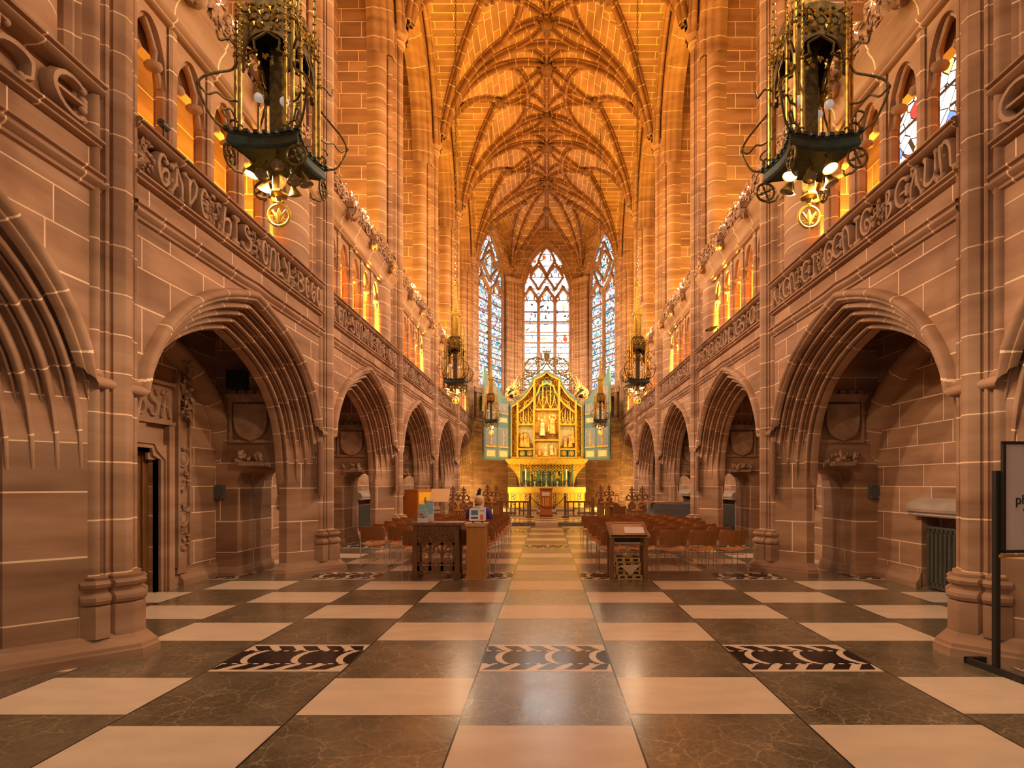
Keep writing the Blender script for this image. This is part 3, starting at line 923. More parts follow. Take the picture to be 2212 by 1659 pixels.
def make_parapet(sg, k):
    yc = BAY[k]
    m = MB()
    y0, y1 = yc - 2.22, yc + 2.22
    prof = [(4.12, 4.50), (3.955, 4.50), (3.93, 4.515), (3.935, 4.535), (3.90, 4.55), (3.90, 4.57), (3.935, 4.585), (3.945, 4.605), (4.05, 4.615), (4.05, 4.96), (3.945, 4.965), (3.93, 4.975), (3.90, 4.985), (3.885, 5.0), (3.89, 5.015), (3.915, 5.02), (3.91, 5.035), (3.875, 5.045), (3.87, 5.06), (3.90, 5.085), (4.12, 5.10)]
    ny = 8
    rows = [[(sg * s, y0 + (y1 - y0) * i / ny, z) for s, z in prof] for i in range(ny + 1)]
    m.grid(rows, [[(4.24 * i / ny * 0.75, 0)] * len(prof) for i in range(ny + 1)], 0, True)
    m.prism([(4.08, 4.5), (4.12, 4.5), (4.12, 5.1), (4.08, 5.1)], lambda s, z, h: (sg * s, h, z), y0, y1)
    for ye in (y0, y1):
        m.add([(sg * s, ye, z) for s, z in prof], [tuple(range(len(prof)))], None, 0)
    root = struct('inscribed_parapet', m, ['arch_stone'], sharp=35)
    txt = TEXTS[(sg, k)]
    n = len(txt)
    h = 0.315
    adv = 4.34 / n
    L = MB(); G = MB()
    rnd = random.Random(k * 31 + sg)
    for i, ch in enumerate(txt):
        a0 = i * adv
        if ch in '* ':
            pts = []
            for _ in range(34):
                pts.append((sg * (3.99 - rnd.uniform(0, .05)), (y0 + 0.04 + a0 + rnd.uniform(0.02, adv * .9)) if sg < 0 else (y1 - 0.04 - a0 - rnd.uniform(0.02, adv * .9)), rnd.uniform(4.64, 4.94)))
            leaf_cluster(G, pts, 0.042, (-sg, 0, 0), 0, 1, rnd)
            continue
        org = (sg * 3.993, y0 + 0.06 + a0, 4.632) if sg < 0 else (sg * 3.993, y1 - 0.06 - a0, 4.632)
        letter(L, ch, org, (0, 1 if sg < 0 else -1, 0), (0, 0, 1), (-sg, 0, 0), h, adv * 1.22 / h, 0.028, 2.0)
    L.build('carved_lettering', ['carved_stone'], root)
    if G.v:
        G.build('leaf_ornament', ['carved_stone'], root)
    return root
for sg in (-1, 1):
    for k in range(6):
        make_parapet(sg, k)

# ---- gallery arcades with cresting
def make_gallery(sg, k):
    yc = BAY[k]
    root_mb = MB()
    # cornice: rolls and a deep hollow
    prof = [(4.32, 6.48), (4.06, 6.48), (4.03, 6.50), (4.035, 6.53), (4.0, 6.55), (3.985, 6.58), (4.0, 6.60), (4.02, 6.62), (4.01, 6.70), (3.985, 6.76), (3.95, 6.80), (3.925, 6.84), (3.93, 6.87), (3.91, 6.90), (3.895, 6.93), (3.91, 6.96), (4.05, 6.98), (4.32, 6.98)]
    y0, y1 = yc - 2.2, yc + 2.2
    ny = 6
    root_mb.grid([[(sg * s, y0 + (y1 - y0) * i / ny, z) for s, z in prof] for i in range(ny + 1)], [[(4.2 * i / ny * 0.75, 0)] * len(prof) for i in range(ny + 1)], 0, True)
    root_mb.box(sg * 4.30, sg * 4.42, y0, y1, 6.2, 6.98)
    root = struct('gallery_arcade', root_mb, ['arch_stone'], sharp=40)
    posts = (-1.48, -0.80, -0.12, 0.56)
    edges = [-2.16] + list(posts) + [1.24]
    for p in posts:
        q = MB()
        poly = [(4.06 + (p_ - 4.02) * .68, q_ * .9) for p_, q_ in [(4.02, .035), (4.02, -.035), (4.055, -.07), (4.09, -.055), (4.12, -.10), (4.18, -.11), (4.24, -.10), (4.27, -.055), (4.30, -.07), (4.33, -.03), (4.33, .03), (4.30, .07), (4.27, .055), (4.24, .10), (4.18, .11), (4.12, .10), (4.09, .055), (4.055, .07)]]
        q.prism(poly, lambda a, b, h: (sg * a, yc + p + b, h), 5.08, 6.5, 0, uvs=lambda v: (v[2], 0), smooth=True)
        q.build('gallery_post', ['roll_stone'], root, sharp=30)
    q = MB()                                            # broad round respond at the far end
    pl = [(4.45, 1.06), (4.24, 1.06), (4.22, 1.10)] + [(4.22 - 0.27 * sin(pi * i / 12), 1.56 - 0.44 * cos(pi * i / 12)) for i in range(0, 13)] + [(4.10, 2.02), (4.06, 2.06), (4.06, 2.3), (4.45, 2.3)]
    q.prism(pl, lambda a, b, h: (sg * a, yc + b, h), 5.08, 6.55, 0, uvs=lambda v: (v[2], 0), smooth=True)
    q.build('gallery_respond', ['roll_stone'], root, sharp=30)
    tr = MB()                                           # cusped heads between the posts
    ba = MB()
    for i in range(5):
        a, b = edges[i] + 0.08, edges[i + 1] - 0.08
        c, hw = (a + b) / 2, (b - a) / 2
        pts = [(a, 6.52), (b, 6.52), (b, 5.78)]
        for j in range(0, 9):
            t = j / 8
            zz = 5.78 + 0.62 * sqrt(max(0.0, 1 - (1 - t) ** 2.0))
            pts.append((c + hw * (1 - t) * (1.0 if j else 1.0), zz))
        for j in range(7, -1, -1):
            t = j / 8
            pts.append((c - hw * (1 - t), 5.78 + 0.62 * sqrt(max(0.0, 1 - (1 - t) ** 2.0))))
        tr.prism(pts, lambda u, z, h: (sg * h, yc + u, z), 4.10, 4.24)
        for sx in (-1, 1):                              # leaf bosses on the cusps
            ba.ball((sg * 4.17, yc + c + sx * hw * 0.62, 5.98), 0.075, 0, 10, 6, (1.3, 1, .75))
            ba.tube([(sg * 4.17, yc + c + sx * hw, 5.80), (sg * 4.17, yc + c + sx * hw * .86, 5.93), (sg * 4.17, yc + c + sx * hw * .62, 5.98)], 0.032, 6)
            ba.tube([(sg * 4.17, yc + c + sx * hw * .66, 6.0), (sg * 4.17, yc + c + sx * hw * .74, 6.15), (sg * 4.17, yc + c + sx * hw * .3, 6.33), (sg * 4.17, yc + c, 6.42)], 0.026, 6)
    tr.build('cusped_head', ['plain_stone'], root)
    ba.build('cusp_boss', ['carved_stone'], root)
    # carved cresting: dense pierced leafwork on a stone core
    c = MB()
    rnd = random.Random(k * 17 + sg * 3)
    ncol = 42
    rows = []
    for i in range(ncol + 1):
        y = y0 + (y1 - y0) * i / ncol
        ht = 7.30 + 0.12 * abs(sin(i * 0.75)) + rnd.uniform(-.03, .05)
        rows.append([(sg * (3.99 + 0.03 * sin(i * 1.9 + j * 2.3)), y, 6.96 + (ht - 6.96) * j / 5) for j in range(6)] + [(sg * 4.09, y, ht), (sg * 4.1, y, 6.96)])
    c.grid(rows, None, 0, False)
    pts = [(sg * (3.985 - rnd.uniform(0, .05)), rnd.uniform(y0, y1), rnd.triangular(6.97, 7.48, 7.15)) for _ in range(420)]
    leaf_cluster(c, pts, 0.058, (-sg, 0, 0.25), 0, 1, rnd)
    for i in range(13):
        yy = y0 + 0.16 + i * (y1 - y0 - .32) / 12
        leaf_cluster(c, [(sg * 3.99, yy + rnd.uniform(-.04, .04), 7.44 + rnd.uniform(-.03, .06)) for _ in range(5)], 0.07, (-sg, 0, .6), 0, 1, rnd)
    c.build('leaf_cresting', ['carved_stone'], root)
    for q in (-1.45, 0.0, 1.45):                        # carved corbel heads
        h = MB()
        r2 = random.Random(int(q * 10) + k * 5 + sg)
        h.ball((sg * 3.86, yc + q, 6.90), 0.115, 0, 8, 6, (1.15, 1.05, 0.95))
        h.prism([(-.12, .0), (.12, 0), (.14, .1), (-.14, .1)], lambda a, z, d: (sg * d, yc + q + a, 6.96 + z), 3.76, 4.0)
        leaf_cluster(h, [(sg * (3.80 + r2.uniform(-.06, .08)), yc + q + r2.uniform(-.12, .12), 6.90 + r2.uniform(-.13, .10)) for _ in range(16)], 0.07, (-sg, 0, -.2), 0, 1, r2)
        h.build('carved_corbel', ['carved_stone'], root)
    return root
for sg in (-1, 1):
    for k in range(6):
        make_gallery(sg, k)

# ---- outer walls of the aisle, gallery and clerestory
ZTOP = 17.6
def wall_with_hole(mb, sg, s0, s1, ya, yb, z0, z1, h0, h1, hz0, hz1, mat=0):
    mb.box(sg * s0, sg * s1, ya, h0, z0, z1, mat)
    mb.box(sg * s0, sg * s1, h1, yb, z0, z1, mat)
    if hz0 > z0: mb.box(sg * s0, sg * s1, h0, h1, z0, hz0, mat)
    mb.box(sg * s0, sg * s1, h0, h1, hz1, z1, mat)
for sg, nm in ((-1, 'wall_left'), (1, 'wall_right')):
    m = MB()
    for k in range(6):
        ya, yb = PIER[k], PIER[k + 1]
        yc = BAY[k]
        if sg < 0 and k == 1:
            wall_with_hole(m, sg, 5.60, 5.75, ya, yb, 0, 4.4, 6.9, 7.95, 0, 2.0)
            m.box(sg * 5.75, sg * 5.95, ya, yb, 0, 4.4)
        else:
            wall_with_hole(m, sg, 5.60, 5.86, ya, yb, 0, 4.4, yc - 0.72, yc + 0.75, 0.0, 1.08)
            m.box(sg * 5.86, sg * 6.0, ya, yb, 0, 4.4)
        # gallery floor over the aisle
        m.box(sg * 3.99, sg * 6.3, ya, yb, 4.35, 4.52)
        # gallery and clerestory wall
        if sg < 0 and k == 1:
            m.box(sg * 5.35, sg * 5.6, ya, yb, 4.5, ZTOP)
        else:
            wall_with_hole(m, sg, 5.35, 5.6, ya, yb, 4.5, ZTOP, yc - 1.15, yc + 1.15, 6.25, 13.6)
    if sg < 0:
        m.box(-5.9, -3.98, 29.3, 29.7, 0, 4.5)
    struct(nm, m, ['ashlar'])
    b = MB()
    prof = [(5.61, .24), (5.585, .22), (5.57, .15), (5.535, .10), (5.52, .085), (5.52, 0), (5.61, 0)]
    for k in range(1, 6):
        segs = ((PIER[k] + .58, BAY[k] - .72), (BAY[k] + .75, PIER[k + 1] - .58)) if not (sg < 0 and k == 1) else ((PIER[k] + .58, 6.75), (8.45, PIER[k + 1] - .58))
        for ya, yb in segs:
            b.prism(prof, lambda s, z, h: (sg * s, h, z), ya, yb)
    o = struct('baseboard_left' if sg < 0 else 'baseboard_right', b, ['plain_stone'])
    # blind wall arches in the aisle
    r = MB()
    for k in range(0, 6):
        prof = [(s_, a_ + .24) for s_, a_ in [(5.62, 1.62), (5.50, 1.64), (5.47, 1.69), (5.42, 1.72), (5.39, 1.77), (5.39, 1.83), (5.42, 1.88), (5.47, 1.90), (5.50, 1.96), (5.62, 1.98)]]
        rows, uvs = [], []
        for s, a in prof:
            left = [arch_pt(a, 3.55 + (a - 1.84) * 1.1, t) for t in TS]
            path = [(-a, 1.3)] + [(-x, z) for x, z in reversed(left)] + left[1:] + [(a, 1.3)]
            d, row, u = 0, [], []
            for i, (x, z) in enumerate(path):
                if i: d += sqrt((x - path[i - 1][0]) ** 2 + (z - path[i - 1][1]) ** 2)
                row.append((sg * s, BAY[k] + x, z)); u.append((d, 0))
            rows.append(row); uvs.append(uvs[0] if uvs else u)
        r.grid(rows, uvs, 0, True)
    struct('aisle_wall_rib', r, ['arch_stone'], sharp=60)
    # sloping sills of the gallery windows
    sl = MB()
    for k in range(0, 6):
        sl.prism([(5.36, 6.0), (5.02, 5.55), (5.02, 5.45), (5.36, 5.45)], lambda s, z, h: (sg * s, h, z), BAY[k] - 1.7, BAY[k] + 1.7)
    struct('gallery_sill', sl, ['ashlar_small'])

# ---- clerestory windows
wn = 1
for sg in (-1, 1):
    for k in range(6):
        if sg < 0 and k == 1: continue
        yc = BAY[k]
        g = MB()
        lit = sg > 0
        y0, y1 = yc - 1.15, yc + 1.15
        g.add([(sg * 5.47, y0, 6.25), (sg * 5.47, y1, 6.25), (sg * 5.47, y1, 13.6), (sg * 5.47, y0, 13.6)], [(0, 1, 2, 3)], [(0, 0), (2.3, 0), (2.3, 7.35), (0, 7.35)])
        o = struct('window_%d' % wn, g, ['gallery_glass' if (lit and k == 1) else 'dark_glass']); wn += 1
        f = MB()
        for q in (-1.12, -0.4, 0.4, 1.12):
            f.box(sg * 5.40, sg * 5.54, yc + q - .05, yc + q + .05, 6.25, 13.6)
        f.box(sg * 5.40, sg * 5.54, y0, y1, 6.2, 6.32); f.box(sg * 5.40, sg * 5.54, y0, y1, 9.9, 10.02)
        f.build('window_mullion', ['plain_stone'], o)

# ---- radiators stand in the wall niches: stone shelf over each
for sg in (-1, 1):
    sh = MB()
    for k in range(1, 6):
        if sg < 0 and k == 1: continue
        prof = [(5.62, 1.08), (5.50, 1.08), (5.48, 1.10), (5.49, 1.13), (5.45, 1.15), (5.44, 1.19), (5.46, 1.22), (5.47, 1.26), (5.52, 1.30), (5.62, 1.36)]
        rows = [[(sg * s, BAY[k] - .85, z) for s, z in prof], [(sg * s, BAY[k] + .88, z) for s, z in prof]]
        sh.grid(rows, [[(0.2, 0)] * len(prof), [(1.9, 0)] * len(prof)], 0, True)
        sh.prism(prof, lambda s, z, h: (sg * s, h, z), BAY[k] - .85, BAY[k] - .849); sh.prism(prof, lambda s, z, h: (sg * s, h, z), BAY[k] + .879, BAY[k] + .88)
    struct('niche_shelf', sh, ['grey_stone'])

# ---- doorway in the left aisle wall with its carved surround
d = MB()
d.box(-5.745, -5.70, 6.9, 7.95, 0, 2.0)
door = struct('door_1', d, ['dark_oak'])
dp = MB()
for i in range(7):
    dp.box(-5.70, -5.675, 6.93 + i * .145, 6.93 + i * .145 + .035, 0.2, 1.98)
dp.build('door_rib', ['dark_oak'], door)
t = MB()
for i, (o, s) in enumerate(((0.0, 5.60), (0.06, 5.56), (0.12, 5.535))):         # stepped frame
    t.prism([(7.95 + o, 0), (8.10 + o * 0.75, 0), (8.10 + o * 0.75, 2.0 + o), (7.90 + o, 2.0 + o), (7.90 + o, 2.22 + o), (7.55 + o, 2.22 + o), (7.55 + o, 2.36 + o * .5), (6.6, 2.36 + o * .5), (6.6, 2.16 + o), (7.45 + o * .4, 2.16 + o), (7.45 + o * .4, 2.0 + o), (7.8 + o * .4, 2.0 + o), (7.80 + o * .9, 1.9 + o), (7.95 + o, 1.9)], lambda y, z, h: (-h, y, z), s, 5.64)
t.box(-5.64, -5.50, 8.10, 8.22, 0, 2.4)
t.build('door_surround', ['plain_stone'], door)
ln = MB(); ln.box(-5.64, -5.54, 6.6, 8.22, 2.46, 2.98); ln.box(-5.64, -5.49, 6.6, 8.24, 2.98, 3.03); ln.box(-5.64, -5.50, 6.6, 8.24, 2.41, 2.46)
lin = ln.build('door_lintel', ['plain_stone'], door)
lt = MB()
for i, ch in enumerate('RISSA'):
    letter(lt, ch, (-5.53, 6.95 + i * .25, 2.52), (0, 1, 0), (0, 0, 1), (1, 0, 0), 0.38, 0.72, 0.020)
lt.build('lintel_lettering', ['carved_stone'], lin)
pl = MB()
pl.box(-5.64, -5.50, 8.30, 8.34, 0.3, 3.2); pl.box(-5.64, -5.50, 8.56, 8.60, 0.3, 3.2); pl.box(-5.64, -5.54, 8.34, 8.56, 0.2, 3.2)
pil = pl.build('carved_pilaster', ['plain_stone'], door)
ro = MB()
rr = random.Random(3)
for zc in (0.72, 1.62):
    leaf_cluster(ro, [(-5.52, 8.45 + .10 * cos(a), zc - .02 + .14 * sin(a)) for a in [i * .45 for i in range(14)]] + [(-5.52, 8.45, zc - .02)], .05, (1, 0, 0), 0, 1, rr)
    ro.ring((-5.53, 8.45, zc + .30), .10, .022, 'x', 16, 6); ro.ball((-5.53, 8.45, zc + .30), .07, 0, 10, 6, (.5, 1, 1.2))
    leaf_cluster(ro, [(-5.52, 8.45 + rr.uniform(-.1, .1), zc + .44 + rr.uniform(-.02, .06)) for _ in range(8)], .045, (1, 0, 0), 0, 1, rr)
leaf_cluster(ro, [(-5.50 + rr.uniform(-.03, .08), 8.45 + rr.uniform(-.12, .12), rr.uniform(2.5, 3.45)) for _ in range(60)], .06, (1, 0, 0), 0, 1, rr)
leaf_cluster(ro, [(-5.52, 7.55 + rr.uniform(-.25, .25), rr.uniform(3.05, 3.45)) for _ in range(30)], .07, (1, 0, 0), 0, 1, rr)
ro.build('pilaster_carving', ['carved_stone'], pil)

# ================================================================== VAULT
VS, VR, VW, VH = 13.45, 3.75, 3.40, 3.80          # springing, rise, rise at the wall, half span
HP2 = PITCH / 2
def prof_long(u):
    u = min(abs(u), 1.0)
    return VR * (1 - u ** 2.15) ** 0.56 + 0.12 * (1 - u) - 0.12
def prof_lat(u):
    u = min(abs(u), 1.0)
    return VW * (0.86 * (1 - u ** 1.9) ** 0.58 + 0.14 * (1 - u))
def vault_z(x, y):
    """height of the webbing at plan point x, y"""
    k = (y - PIER[0]) / PITCH
    k = max(0, min(5, int(k)))
    dy = (y - BAY[k]) / (HP2 - 0.12)
    a = prof_long(x / VH)
    fl = max(0.0, min(1.0, (abs(x) - 0.3) / 1.7))
    b = prof_lat(dy) * (1.0) if abs(x) > 0.3 else 0
    return VS + max(a, b if abs(x) > 1.2 else min(b, a + 0.0))

def make_ceiling(k):
    yc = BAY[k]
    m = MB()
    nx, ny = 22, 24
    for sgn in (-1, 1):
        rows, uvl = [], []
        xs = [VH * (1 - (1 - i / nx) ** 1.7) if False else VH * i / nx for i in range(nx + 1)]
        xs = [VH * sin(pi / 2 * i / nx) for i in range(nx + 1)] + [3.98]
        for i, x in enumerate(xs):
            row, u = [], []
            for j in range(ny + 1):
                y = PIER[k] + PITCH * j / ny
                yy = min(max(y, PIER[k] + 0.0005), PIER[k + 1] - 0.0005)
                row.append((sgn * x, y, vault_z(min(x, VH), yy)))
            rows.append(row)
        nr, nc = len(rows), len(rows[0])
        v = [p for r in rows for p in r]
        fl, uvs = [], []
        # two brick layouts: along the nave for the main cells, up the side cells across it
        acc = [0.0]
        for i in range(1, nr):
            acc.append(acc[-1] + sqrt((xs[i] - xs[i - 1]) ** 2 + (VS + prof_long(xs[i] / VH) - VS - prof_long(xs[i - 1] / VH)) ** 2))
        for i in range(nr - 1):
            for j in range(nc - 1):
                ids = (i * nc + j, i * nc + j + 1, (i + 1) * nc + j + 1, (i + 1) * nc + j)
                ym = PIER[k] + PITCH * (j + .5) / ny
                xm = (xs[i] + xs[i + 1]) / 2
                lat = prof_lat((ym - yc) / (HP2 - 0.12)) > prof_long(xm / VH) and xm > 1.2
                for a in (ids,):
                    q = []
                    for (ii, jj) in ((i, j), (i, j + 1), (i + 1, j + 1), (i + 1, j)):
                        y = PIER[k] + PITCH * jj / ny
                        if lat:
                            dyy = abs(y - yc)
                            q.append((xs[ii] + 3.0, 20 + (VS + prof_lat((y - yc) / (HP2 - .12)) - dyy * 0.45) * 1.35))
                        else:
                            q.append((y, acc[ii]))
                    m.add([v[t] for t in ids], [(0, 1, 2, 3)], q, 0, False)
    root = struct('ceiling', m, ['web_stone'])
    return root
CEIL = [make_ceiling(k) for k in range(6)]

def rib_path(p0, p1, ctrl=None, n=18):
    pts = []
    for i in range(n + 1):
        t = i / n
        if ctrl is None:
            x, y = p0[0] + (p1[0] - p0[0]) * t, p0[1] + (p1[1] - p0[1]) * t
        else:
            u = 1 - t
            x = u * u * p0[0] + 2 * u * t * ctrl[0] + t * t * p1[0]
            y = u * u * p0[1] + 2 * u * t * ctrl[1] + t * t * p1[1]
        pts.append((x, y))
    return pts
RIBP = [(p * 1.25, q * 1.5) for p, q in [(-.10, .02), (-.095, -.03), (-.075, -.038), (-.055, -.035), (-.05, -.06), (-.055, -.085), (-.03, -.115), (0, -.125), (.03, -.115), (.055, -.085), (.05, -.06), (.055, -.035), (.075, -.038), (.095, -.03), (.10, .02)]]
def rib(mb, plan, zf, scale=1.0, drop=0.0):
    P = [Vector((x, y, zf(x, y) - drop)) for x, y in plan]
    rows, uvs = [], []
    d = 0
    for i, p in enumerate(P):
        t = (P[min(i + 1, len(P) - 1)] - P[max(i - 1, 0)]).normalized()
        side = Vector((t.y, -t.x, 0))
        if side.length < 1e-4: side = Vector((1, 0, 0))
        side.normalize()
        up = side.cross(t).normalized()
        if up.z < 0: up = -up
        if i: d += (p - P[i - 1]).length
        rows.append([tuple(p + side * (a * scale) + up * (b * scale)) for a, b in RIBP])
        uvs.append([(d, 0)] * len(RIBP))
    mb.grid(rows, uvs, 0, True)

def boss(mb, x, y, z, r, rnd):
    mb.ball((x, y, z - .10), r * 0.75, 0, 10, 6, (1, 1, .7))
    leaf_cluster(mb, [(x + r * 0.9 * cos(a) * q, y + r * 0.9 * sin(a) * q, z - .10 - r * .35 * (1 - q)) for a in [i * pi / 4 for i in range(8)] for q in (0.55, 1.05)], r * 0.42, (0, 0, -1), 0, 1, rnd)

for k in range(6):
    yc, ya, yb = BAY[k], PIER[k], PIER[k + 1]
    r = MB(); bs_ = MB()
    rnd = random.Random(k)
    zf = vault_z
    for sg in (-1, 1):
        S = lambda e: (sg * 3.74, yc + e * (HP2 - 0.03))
        M = (sg * 1.9, yc)
        for e in (-1, 1):
            yp = yc + e * HP2
            rib(r, rib_path(S(e), M, (sg * 2.55, yc + e * HP2 * 0.42)), zf, 1.05)                    # tierceron to the side boss
            a = (sg * 1.55, yp - e * 0.55)
            rib(r, rib_path(S(e), a, (sg * 2.6, yp - e * 0.22)), zf, 1.15)                           # main diagonal
            rib(r, rib_path(a, (0, yp - e * 1.0), (sg * 0.8, yp - e * 0.70)), zf, 1.0)
            rib(r, rib_path(a, (sg * 0.75, yc), (sg * 0.78, yp - e * 1.1)), zf, 1.0)                 # ogee sweep towards mid-bay
            rib(r, rib_path(M, (0, yp - e * 1.0), (sg * 0.95, yc + e * 0.35)), zf, 0.9)
            rib(r, rib_path(M, (sg * 0.75, yc + e * 0.02), (sg * 1.25, yc + e * 0.42)), zf, 0.8)     # petals round the bosses
            rib(r, rib_path((sg * 0.75, yc), (0, yp - e * 1.0), (sg * 0.12, yc + e * 0.45)), zf, 0.8)
            rib(r, rib_path((0, yp - e * 1.0), (sg * 1.25, yp - e * 0.02), (sg * 0.35, yp - e * 0.1)), zf, 0.8)
            rib(r, rib_path((0, yp - e * 1.0), a, (sg * 0.9, yp - e * 1.05)), zf, 0.75)
        rib(r, rib_path(M, (sg * 3.9, yc)), lambda x, y: zf(min(max(x, -VH), VH), y), 0.8)
        boss(bs_, M[0], M[1], zf(*M) - .08, 0.28, rnd)
        rib(r, rib_path((sg * 3.74, ya + 0.001), (0, ya + 0.001), None, 20), lambda x, y: VS + prof_long(x / VH), 1.1)  # transverse rib
    rib(r, [(0, ya + PITCH * i / 24) for i in range(25)], lambda x, y: VS + VR, 1.0)                # ridge rib
    for e in (-1, 1):
        boss(bs_, 0, yc + e * (HP2 - 1.0), VS + VR - .10, 0.34, rnd)
    r.build('vault_rib', ['shaded_rib_stone'], CEIL[k], sharp=50)
    bs_.build('vault_boss', ['boss_stone'], CEIL[k])

# ---- clerestory arches and the wall above them
def make_clere(sg, k):
    yc = BAY[k]
    m = MB()
    prof = [(3.97, 1.98), (4.0, 1.95), (4.02, 1.90), (4.06, 1.885), (4.09, 1.90), (4.12, 1.86), (4.17, 1.80), (4.22, 1.785), (4.27, 1.80), (4.30, 1.78), (4.36, 1.74), (4.42, 1.73), (4.47, 1.75), (4.6, 1.78)]
    rows, uvs = [], []
    zs = 12.6
    for s, a in prof:
        za = 16.05 + (a - 1.98) * 1.0
        left = [arch_pt(a, za, t, zs) for t in TS]
        path = [(-x, z) for x, z in reversed(left)] + left[1:]
        d, row, u = 0, [], []
        for i, (x, z) in enumerate(path):
            if i: d += sqrt((x - path[i - 1][0]) ** 2 + (z - path[i - 1][1]) ** 2)
            row.append((sg * s, yc + x, z)); u.append((d * 0.8, 0))
        rows.append(row); uvs.append(uvs[0] if uvs else u)
    m.grid(rows, uvs, 0, True)
    root = struct('clerestory_arch', m, ['arch_stone'], sharp=55)
    w_ = MB()
    left = [arch_pt(1.98, 16.05, t, zs) for t in TS]
    path = [(-2.415, zs)] + [(-x, z) for x, z in reversed(left)] + left[1:] + [(2.415, zs)]
    w_.grid([[(sg * 3.975, yc + x, z) for x, z in path], [(sg * 3.975, yc + x, ZTOP) for x, z in path]], None, 0, False)
    w_.build('wall_above_arch', ['ashlar_small'], root)
    rb = MB()
    rib(rb, [(sg * 3.86, yc + (HP2 - .12) * (-1 + 2 * i / 24)) for i in range(25)], lambda x, y: VS + prof_lat((y - yc) / (HP2 - .12)), 1.1)
    rb.build('wall_rib', ['arch_stone'], root, sharp=50)
    return root
for sg in (-1, 1):
    for k in range(6):
        make_clere(sg, k)
rf = MB()
rf.box(-6.2, 6.2, PIER[0], 34.5, ZTOP, ZTOP + 0.2)
struct('ceiling_slab', rf, ['ashlar'])
# ================================================================== APSE
AP = [(-3.85, 29.30), (-2.05, 32.6), (2.05, 32.6), (3.85, 29.30)]
APC = (0.0, 29.30)
def apse_frame(i):
    P, Q = Vector(AP[i]), Vector(AP[i + 1])
    L = (Q - P).length
    e = (Q - P) / L
    n = Vector((e.y, -e.x))                       # towards the nave
    mid = (P + Q) / 2
    if (Vector((0, 30.0)) - mid).dot(n) < 0: n = -n
    return mid, e, n, L
def win_arch(hw, zs, za, n=10):
    """points of a pointed window head from the right springing to the left one"""
    R = (hw * hw + (za - zs) ** 2) / (2 * hw)
    pts = []
    for i in range(n + 1):
        a = i / n
        ang = math.asin(min(1, (za - zs) / R)) * a
        pts.append((hw - R + R * cos(ang), zs + R * sin(ang)))
    return pts + [(-x, z) for x, z in reversed(pts[:-1])]
WN = [('window_12', 'cant_glass', 1.42, 12.9, 15.7, 2), ('window_13', 'east_glass', 1.46, 13.0, 15.8, 3), ('window_14', 'cant_glass', 1.42, 12.9, 15.7, 2)]
SILL = 6.9
aw = MB(); plain = MB(); lowa = MB()
